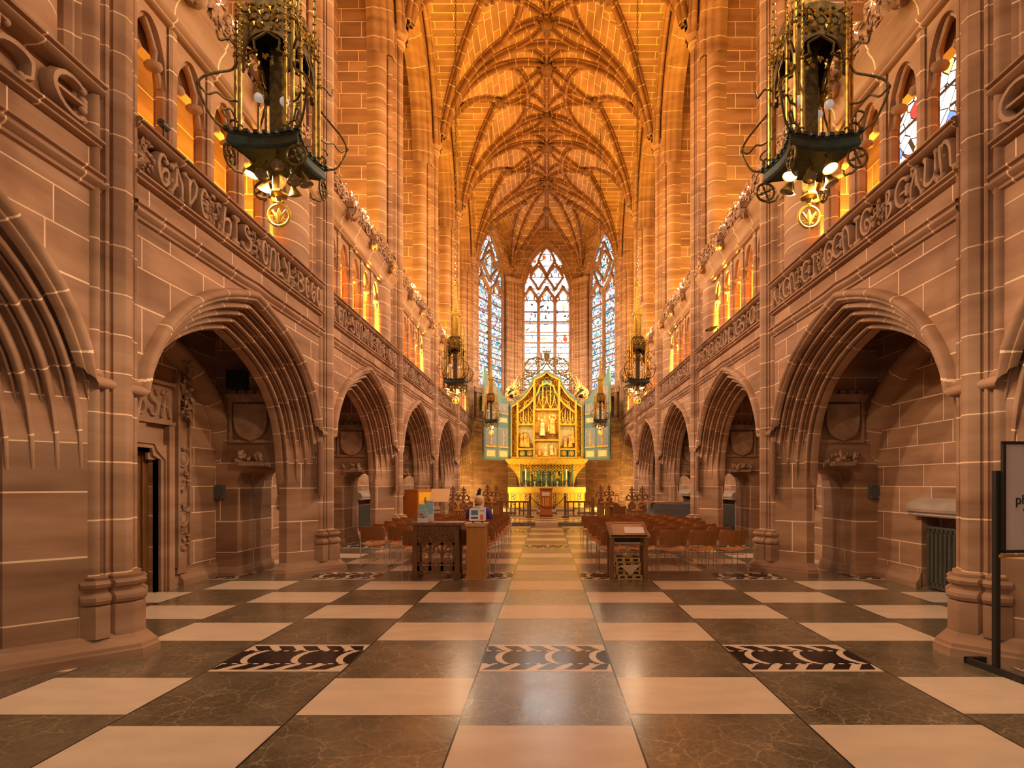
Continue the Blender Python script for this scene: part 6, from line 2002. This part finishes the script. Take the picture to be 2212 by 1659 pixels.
# ================================================================== HANGING LANTERNS
LZ = 4.15
def make_lantern(lit, mirror):
    """gilt iron lantern; origin at the tray centre; lit = indices of glowing reflectors"""
    t = thing('hanging_lantern', '', 'lantern', (0, 0, LZ))
    rnd = random.Random(4)
    # concave-sided tray with battlements
    H = .27
    def side_pts(s0, s1, cv=.055, n=8):
        A, B = Vector(s0), Vector(s1)
        md = -(A + B) / 2
        md.normalize()
        return [tuple(A + (B - A) * (i / n) + md * (cv * sin(pi * i / n))) for i in range(n)]
    cor = [(-H, -H), (H, -H), (H, H), (-H, H)]
    ol = []
    for i in range(4): ol += side_pts(cor[i], cor[(i + 1) % 4])
    def scl(k): return [(x * k, y * k) for x, y in ol]
    m = MB()
    m.grid([[(x, y, -.055) for x, y in scl(.93)], [(x, y, -.04) for x, y in scl(.98)], [(x, y, -.03) for x, y in scl(1.0)], [(x, y, .03) for x, y in scl(.96)], [(x, y, .04) for x, y in scl(1.0)], [(x, y, .055) for x, y in scl(1.0)]], None, 0, False, close=True)
    m.add([(x, y, -.052) for x, y in scl(.93)], [tuple(range(len(ol)))], None, 0); m.add([(x, y, .05) for x, y in scl(.98)], [tuple(range(len(ol)))], None, 0)
    for x, y in scl(.99): m.box(x - .018, x + .018, y - .018, y + .018, .05, .075)
    m.build('tray', ['green_iron'], t)
    # core box and arcaded hood
    m = MB(); m.box(-.05, .05, -.05, .05, .05, 1.75); m.build('core_shaft', ['old_gilt'], t)
    hd = MB()
    for q in range(4):
        ca, sa = cos(q * pi / 2), sin(q * pi / 2)
        R3 = lambda a, z, d, ca=ca, sa=sa: (ca * a - sa * d, sa * a + ca * d, z)
        out = [(-.20, .55), (-.20, 1.02), (-.10, 1.08), (0, 1.10), (.10, 1.08), (.20, 1.02), (.20, .55), (.165, .55)] + [(.165 * cos(radians(a)), .68 + .16 * sin(radians(a))) for a in range(0, 181, 20)] + [(-.165, .55)]
        hd.prism(out, R3, .185, .205)
        hd.prism([(-.20, 1.0), (.20, 1.0), (.12, 1.16), (-.12, 1.16)], lambda a, z, d, R3=R3: R3(a, z, .205 - (z - 1.0) * .7 - d), 0, .01)
        for s_ in (-1, 1):                                  # pierced cusps
            hd.tube([R3(s_ * .16, .66, .195), R3(s_ * .09, .70, .195), R3(s_ * .10, .78, .195), R3(0, .84, .195)], .010, 5)
            hd.ball(R3(s_ * .085, .70, .195), .016, 0, 6, 4)
        for a_ in (-.1, 0, .1): hd.ring(R3(a_, .95, .205), .035, .008, 'y' if q % 2 == 0 else 'x', 10, 4)
        leaf_cluster(hd, [R3(rnd.uniform(-.19, .19), rnd.uniform(.84, 1.05), .205) for _ in range(70)], .026, R3(0, 0, 1), 1, 1, rnd)
        leaf_cluster(hd, [R3(rnd.uniform(-.16, .16), rnd.uniform(.58, .66), .195) for _ in range(22)], .024, R3(0, 0, 1), 1, 1, rnd)
    hd.build('arcaded_hood', ['old_gilt', 'gilt'], t)
    # upper stage and spire
    m = MB()
    m.box(-.095, .095, -.095, .095, 1.16, 1.20); m.box(-.08, .08, -.08, .08, 1.20, 1.70); m.box(-.115, .115, -.115, .115, 1.70, 1.73); m.box(-.125, .125, -.125, .125, 1.73, 1.78)
    for q in range(4):
        ca, sa = cos(q * pi / 2), sin(q * pi / 2)
        R3 = lambda a, z, d, ca=ca, sa=sa: (ca * a - sa * d, sa * a + ca * d, z)
        m.prism([(-.045, 1.26), (.045, 1.26), (.045, 1.55), (0, 1.63), (-.045, 1.55)], R3, .080, .088)
    m.build('upper_stage', ['gilt'], t)
    m = MB()
    rows = []
    for z, r in ((1.78, .085), (2.05, .062), (2.40, .04), (2.42, .055), (2.45, .06), (2.47, .04)):
        rows.append([(r * cos(pi / 4 + i * pi / 2), r * sin(pi / 4 + i * pi / 2), z) for i in range(4)])
    m.grid(rows, None, 0, False, close=True)
    m.ball((0, 0, 2.50), .045, 0, 10, 6); m.ball((0, 0, 2.57), .028, 0, 8, 5)
    leaf_cluster(m, [(.05 * cos(a), .05 * sin(a), 2.47) for a in [i * pi / 3 for i in range(6)]], .03, (0, 0, 1), 0, 1, rnd)
    m.build('spire', ['gilt'], t)
    # corner posts with crocketed pinnacles
    def pinnacle(x, y, z1, r, z0=.05):
        p = MB()
        p.tube([(x, y, z0), (x, y, z1 * .62)], r, 6); p.tube([(x, y, z1 * .62), (x, y, z1)], [r * .9, .003], 6)
        for i in range(9):
            z = z1 * (.62 + .38 * i / 9)
            for a in range(4):
                p.ball((x + r * 1.25 * (1 - i / 12) * cos(a * pi / 2), y + r * 1.25 * (1 - i / 12) * sin(a * pi / 2), z), r * .55, 0, 5, 4)
        p.ring((x, y, z1 * .60), r * 1.4, r * .4, 'z', 8, 4); p.ring((x, y, z0 + .04), r * 1.4, r * .5, 'z', 8, 4)
        p.build('pinnacle_post', ['gilt'], t)
    for sx in (-1, 1):
        for sy in (-1, 1):
            pinnacle(sx * .20, sy * .20, 1.55, .016)
            pinnacle(sx * .25, sy * .17, 1.12, .012); pinnacle(sx * .17, sy * .25, 1.02, .012)
            pinnacle(sx * .10, sy * .10, 2.02, .010, 1.0)
            b = MB()                                         # wrought scroll bracket
            dx, dy = sx * .707, sy * .707
            P = lambda r, z: (dx * r, dy * r, z)
            b.tube(smooth_pts([P(.40, .06), P(.47, .10), P(.53, .20), P(.56, .30), P(.52, .38), P(.42, .46), P(.34, .52), P(.30, .60)]), .009, 5)
            b.tube(smooth_pts([P(.56, .30), P(.50, .26), P(.44, .30), P(.38, .28), P(.30, .30)]), .008, 5)
            b.tube(smooth_pts([P(.40, .06), P(.36, .12), P(.40, .18), P(.35, .22), P(.31, .16)]), .008, 5)
            b.ring(P(.33, .10), .045, .009, 'y', 10, 4); b.ball(P(.56, .30), .018, 0, 6, 4)
            b.tube(smooth_pts([P(.30, .70), P(.36, .74), P(.42, .70), P(.44, .76)]), .009, 5)
            b.build('scroll_bracket', ['old_gilt'], t)
            w_ = MB()                                        # pierced wheel under each corner
            c = (sx * .25, sy * .25, -.13)
            w_.ring(c, .075, .010, 'x' if sx == sy else 'y', 16, 5)
            for a in range(4):
                ct, s2 = cos(a * pi / 2 + .4), sin(a * pi / 2 + .4)
                e_ = (c[0], c[1] + .07 * ct, c[2] + .07 * s2) if sx == sy else (c[0] + .07 * ct, c[1], c[2] + .07 * s2)
                w_.tube([c, e_], .007, 4); w_.ball(tuple((p_ + q_) / 2 for p_, q_ in zip(c, e_)), .014, 0, 5, 4)
            w_.tube([(c[0], c[1], c[2] - .075), (c[0] * .9, c[1] * .9, c[2] - .10), (c[0] * .75, c[1] * .75, c[2] - .10), (c[0] * .7, c[1] * .7, c[2] - .06)], .010, 5)
            w_.build('pierced_wheel', ['old_gilt'], t)
    # small opal globes inside
    for i, (x, y, z) in enumerate(((-.12, -.08, .42), (.10, -.12, .36), (.12, .09, .42), (-.10, .12, .34))):
        s = MB(); s.tube([(x, y, z + .03), (x, y, z + .22)], .008, 5); s.lathe([(.006, .07), (.022, .05), (.025, .02), (.012, .0)], (x, y, z + .02), 8)
        so = s.build('globe_holder', ['gilt'], t)
        g = MB(); g.ball((x, y, z), .035, 0, 12, 8); g.build('opal_globe', ['opal_glass'], so)
    # reflector lamps under the tray
    k = 0
    for i in range(8):
        a = 2 * pi * i / 8 + .39
        R = .17 if i % 2 == 0 else .13
        x, y = R * cos(a), R * sin(a)
        z = -.09 if i % 2 == 0 else -.14
        tilt = .35
        s = MB(); s.lathe([(.012, .0), (.02, -.02), (.03, -.05), (.052, -.085), (.055, -.095)], (0, 0, 0), 14)
        s.lathe([(.010, .055), (.012, .0)], (0, 0, 0), 8)
        ro = s.build('reflector', ['gilt'], t, loc=(x, y, z), rot=(tilt * sin(a) * 1.0, -tilt * cos(a), 0))
        g = MB(); g.lathe([(.0005, -.105), (.03, -.102), (.05, -.092), (.052, -.086)], (0, 0, 0), 14)
        g.build('lamp_bulb', ['lit_bulb' if i in lit else 'dull_glass'], ro)
    m = MB()
    m.tube([(0, 0, -.05), (0, 0, -.16)], .03, 8); m.lathe([(.052, -.16), (.055, -.17), (.052, -.27), (.07, -.29), (.07, -.305), (.03, -.32), (.012, -.36)], (0, 0, 0), 6, smooth=False)
    m.build('pendant_box', ['gilt'], t)
    m = MB()
    c = (0, 0, -.46)
    m.ring(c, .085, .012, 'y', 20, 6)
    m.ball((0, 0, -.365), .02, 0, 6, 4)
    m.tube([(0, 0, -.53), (0, 0, -.46), (0, 0, -.40)], [.012, .024, .004], 6)
    for s_ in (-1, 1): m.tube([(0, 0, -.51), (s_ * .03, 0, -.46), (s_ * .055, 0, -.425), (s_ * .06, 0, -.45)], [.012, .014, .012, .006], 6)
    m.box(-.035, .035, -.010, .010, -.515, -.505)
    m.tube([(0, 0, -.545), (0, 0, -.60)], [.014, .003], 6)
    m.build('fleur_de_lis', ['bright_gilt'], t)
    m = MB()                                                 # chain to the vault
    z = 2.60
    i = 0
    while z < 12.35:
        m.ring((0, 0, z + .05), .024, .0075, 'x' if i % 2 else 'y', 6, 3)
        for j in range(len(m.v) - 18, len(m.v)):
            p = m.v[j]; m.v[j] = (p[0], p[1], z + .05 + (p[2] - z - .05) * 2.1)
        z += .082; i += 1
    m.build('chain', ['old_gilt'], t)
    return t
LAMPS = {}
def set_lantern(src, x, y, label):
    o = dup(src, (x, y, LZ), 0, label, 'gilt hanging lanterns'); return o
LA = make_lantern((4, 3), False)
LA.location = (-2.13, 4.42, LZ); tag(LA, 'large gilt lantern nearest the left wall, hanging on the left, one lamp lit', None, 'gilt hanging lanterns')
set_lantern(LA, -2.33, 14.2, 'gilt lantern halfway along the left side, before the left chapel window')
LB = make_lantern((4, 6, 2, 0), False)
LB.location = (2.10, 4.45, LZ); tag(LB, 'large gilt lantern nearest on the right, two lamps glowing beneath', None, 'gilt hanging lanterns')
set_lantern(LB, 2.32, 14.2, 'gilt lantern halfway along the right side, lamps lit beneath')
LCn = make_lantern((), False)
LCn.location = (-2.30, 23.0, LZ); tag(LCn, 'farthest gilt lantern on the left, in front of the left painted wing', None, 'gilt hanging lanterns')
set_lantern(LCn, 2.22, 23.0, 'farthest gilt lantern on the right, in front of the right painted wing')

# ================================================================== RADIATORS
def make_radiator():
    t = thing('radiator', '', 'radiator')
    for i in range(16):
        y = -.66 + i * .088
        m = MB()
        m.prism([(y - .030, .07), (y + .030, .07), (y + .036, .12), (y + .030, .80), (y + .036, .86), (y + .02, .90), (y - .02, .90), (y - .036, .86), (y - .030, .80), (y - .036, .12)], lambda a, z, h: (h, a, z), -.065, .065)
        m.tube([(-.07, y, .12), (-.07, y, .84)], .022, 6); m.tube([(.07, y, .12), (.07, y, .84)], .022, 6)
        m.ring((-.072, y, .86), .022, .006, 'x', 8, 4); m.ring((.072, y, .86), .022, .006, 'x', 8, 4)
        m.build('radiator_column', ['radiator_paint'], t)
    m = MB(); m.box(-.05, .05, -.70, .70, .02, .08); m.build('radiator_base', ['radiator_paint'], t)
    m = MB(); m.box(-.075, .075, -.70, .70, .895, .93); m.build('top_rail', ['radiator_paint'], t)
    return t
RD = make_radiator()
first = True
for sg in (1, -1):
    for k in (1, 2, 3, 4):
        if sg < 0 and k == 1: continue
        nth = ['', 'first', 'second', 'third', 'fourth'][k]
        lb = 'dark grey column radiator in the %s arch on the %s' % (nth, 'right' if sg > 0 else 'left')
        if first:
            RD.location = (sg * 5.72, BAY[k] + .015, .0014); RD['label'] = lb; RD['group'] = 'radiators in the aisle niches'; first = False
        else:
            dup(RD, (sg * 5.72, BAY[k] + .015, .0014), 0, lb, 'radiators in the aisle niches')

# ================================================================== WALL FITTINGS
for sg, sd in ((-1, 'left'), (1, 'right')):
    t = thing('junction_box', 'small dark grey box screwed to the %s aisle corner' % sd, 'wall box', (sg * 5.52, PIER[2] - .60, 1.42))
    m = MB(); m.box(-.085, .085, -.05, .018, -.11, .12); m.build('box_body', ['grey_box'], t)
    m = MB()
    for x in (-.065, .065):
        for z in (-.09, .10): m.ball((x, -.052, z), .012, 0, 8, 4)
    m.build('screw', ['chrome'], t)
    for k in (2, 3, 4):
        nm = {2: 'nearest', 3: 'second', 4: 'third'}[k]
        t = thing('column_speaker', 'slim brown column speaker on the %s pier, %s side' % (nm if k > 2 else 'nearest full', sd), 'speaker', (sg * 3.93, PIER[k] - .36, 1.36), 0, 'slim brown column speakers on the piers')
        m = MB()
        ol = [(.05 * cos(radians(a)), .055 * sin(radians(a))) for a in range(180, 361, 20)] + [(.05, .06), (-.05, .06)]
        m.prism(ol, lambda a, b, h: (a, b, h), 0, .92); m.build('speaker_body', ['column_speaker'], t)
        m = MB(); m.box(-.02, .02, .04, .10, .12, .16); m.box(-.02, .02, .04, .10, .76, .80); m.build('wall_bracket', ['black_metal'], t)
t = thing('loudspeaker', 'black box loudspeaker on the ledge above the left shield', 'speaker', (-5.18, PIER[2] - .685, 3.13))
m = MB(); m.box(-.14, .14, -.09, .10, 0, .32); m.build('cabinet', ['ink'], t)
m = MB(); m.box(-.125, .125, -.096, -.088, .015, .305); m.build('grille', ['black_metal'], t)
t = thing('floodlight', 'small metal floodlight clamped on the left parapet rail', 'floodlight', (-4.02, 5.78, 5.10))
m = MB(); m.lathe([(.012, 0), (.04, .0), (.045, .10), (.04, .105)], (0, 0, .22), 12, 0, 'y'); m.build('lamp_head', ['radiator_paint'], t)
m = MB(); m.tube([(0, .05, .0), (0, .05, .2)], .012, 6); m.box(-.03, .03, .02, .08, 0, .02); m.build('bracket', ['black_metal'], t)
t = thing('floodlight', 'dark floodlight leaning out over the right parapet, second bay', 'floodlight', (3.98, 12.95, 5.10))
m = MB(); m.prism([(-.02, .1), (.02, .14), (-.18, .10), (-.28, .05), (-.24, .02), (-.1, .04)], lambda a, b, d: (a, d, b), -.07, .07); m.build('lamp_head', ['black_metal'], t)
m = MB(); m.tube([(0, 0, 0), (0, 0, .10)], .014, 6); m.build('bracket', ['black_metal'], t)
t = thing('fire_extinguisher', 'red cylinder seen through the passage in the left pier', 'fire extinguisher', (-4.95, 12.15, .0))
m = MB(); m.lathe([(.001, .0), (.085, 0), (.085, .52), (.06, .58), (.03, .62), (.03, .66), (.001, .66)], (0, 0, .62), 16); m.build('cylinder', ['red_paint'], t)
m = MB(); m.box(-.06, .04, -.02, .02, 1.27, 1.31); m.build('handle', ['ink'], t)
m = MB(); m.box(-.12, .12, -.12, .12, 0, .62); m.build('stand', ['red_paint'], t)

# ================================================================== PERSON (seated, seen from behind)
PX, PY = -1.56, 12.53
def person():
    verts = [(0, .20, .50), (0, .15, .66), (0, .13, .82), (0, .14, .94), (.0, .16, 1.04), (.0, .175, 1.10),     # 0-5 pelvis spine chest neck base neck top
             (.0, .19, 1.17), (0, .18, 1.25)]                                                                # 6, 7 head
    rad = [.155, .145, .155, .135, .062, .056, .088, .062]
    edges = [(i, i + 1) for i in range(7)]
    def chain(start, pts, rr):
        prev = start
        for p, r in zip(pts, rr):
            verts.append(p); rad.append(r); edges.append((prev, len(verts) - 1)); prev = len(verts) - 1
        return prev
    hands = []
    for s in (-1, 1):
        chain(0, [(s * .10, .24, .49), (s * .13, .42, .51), (s * .13, .57, .50), (s * .13, .57, .30), (s * .13, .55, .10), (s * .14, .60, .045), (s * .14, .66, .035)], [.11, .092, .072, .058, .045, .042, .034])
        w_ = chain(3, [(s * .15, .14, .96), (s * .205, .14, .93), (s * .245, .18, .78), (s * .25, .24, .68), (s * .20, .38, .60), (s * .15, .46, .58)], [.075, .066, .052, .045, .038, .028])
        h = chain(w_, [(s * .13, .51, .57)], [.030])
        for q, (dx, L) in enumerate(((-.030, .06), (-.010, .075), (.010, .07), (.030, .055))):
            chain(h, [(s * (.13) + dx, .53, .572), (s * .13 + dx, .53 + L * .55, .565), (s * .13 + dx, .53 + L, .545)], [.009, .0085, .007])
        chain(w_, [(s * .095, .50, .575), (s * .085, .53, .565)], [.010, .008])
        # ear
    me = bpy.data.meshes.new('person')
    me.from_pydata([(x, y, z) for x, y, z in verts], edges, [])
    o = bpy.data.objects.new('person', me); COL.objects.link(o)
    md = o.modifiers.new('skin', 'SKIN'); md.use_smooth_shade = True
    for i, r in enumerate(rad): me.skin_vertices[0].data[i].radius = (r, r * (.72 if i < 4 else 1.0))
    for i in range(len(rad)): me.skin_vertices[0].data[i].use_root = (i == 0)
    sd = o.modifiers.new('sub', 'SUBSURF'); sd.levels = 1; sd.render_levels = 2
    dg = bpy.context.evaluated_depsgraph_get(); dg.update()
    nm = bpy.data.meshes.new_from_object(o.evaluated_get(dg))
    bpy.data.objects.remove(o)
    for p in nm.polygons: p.use_smooth = True
    nm.materials.clear(); nm.materials.append(MATS['skin'])
    o = bpy.data.objects.new('person', nm); COL.objects.link(o)
    return o
pe = person()
pe.location = (PX, PY, .0)
pe.rotation_euler = (0, 0, radians(-6))
tag(pe, 'seated person with short pale hair and a purple-blue jumper, seen from behind', 'person')
m = MB()                                                    # face features on the far side of the head
m.tube([(0, .262, 1.19), (0, .285, 1.155), (0, .27, 1.145)], [.008, .014, .010], 6)
for s in (-1, 1):
    m.ball((s * .088, .185, 1.165), .022, 0, 8, 6, (.45, .8, 1.3))
    m.ball((s * .032, .262, 1.185), .012, 0, 8, 6)
m.tube([(-.025, .262, 1.115), (0, .270, 1.113), (.025, .262, 1.115)], .006, 5)
m.build('face_features', ['skin'], pe)
h = MB()
rows = []
for i in range(10):
    tt = pi * .66 * i / 9
    rows.append([])
    for j in range(18):
        a = 2 * pi * j / 18
        back = .5 - .5 * sin(a)                             # 1 at the back of the head
        t2 = tt * (.72 + .42 * back)
        rows[-1].append((.112 * max(.02, sin(t2)) * cos(a) * (1 + .03 * sin(5 * a + i)), .178 + .126 * max(.02, sin(t2)) * sin(a), 1.182 + .118 * cos(t2)))
h.grid(rows, None, 0, True, close=True)
h.build('hair', ['grey_hair'], pe)
j = MB()
rows = []
for z, rx, ry, cy in ((.50, .21, .15, .19), (.62, .20, .145, .165), (.76, .205, .15, .145), (.88, .215, .145, .14), (.955, .195, .125, .145), (1.0, .125, .095, .15), (1.035, .085, .08, .158)):
    rows.append([(rx * cos(a), cy + ry * sin(a), z) for a in [2 * pi * q / 20 for q in range(20)]])
j.grid(rows, None, 0, True, close=True)
for s in (-1, 1):
    j.tube([(s * .15, .14, .965), (s * .21, .14, .935), (s * .255, .17, .80), (s * .265, .235, .685), (s * .22, .36, .61), (s * .165, .44, .585)], [.078, .082, .068, .060, .052, .045], 10)
j.build('jumper', ['jumper'], pe)
c = MB()
c.ring((0, .155, 1.025), .085, .028, 'z', 16, 6); c.tube([(.05, .08, 1.01), (.12, .06, .96), (.15, .06, .90)], [.03, .028, .02], 6)
c.build('scarf', ['scarf'], pe)
tr = MB()
for s in (-1, 1):
    tr.tube([(s * .09, .18, .50), (s * .12, .36, .515), (s * .13, .55, .51), (s * .13, .58, .44), (s * .13, .555, .12)], [.118, .108, .085, .075, .062], 10)
tr.build('trousers', ['trousers'], pe)
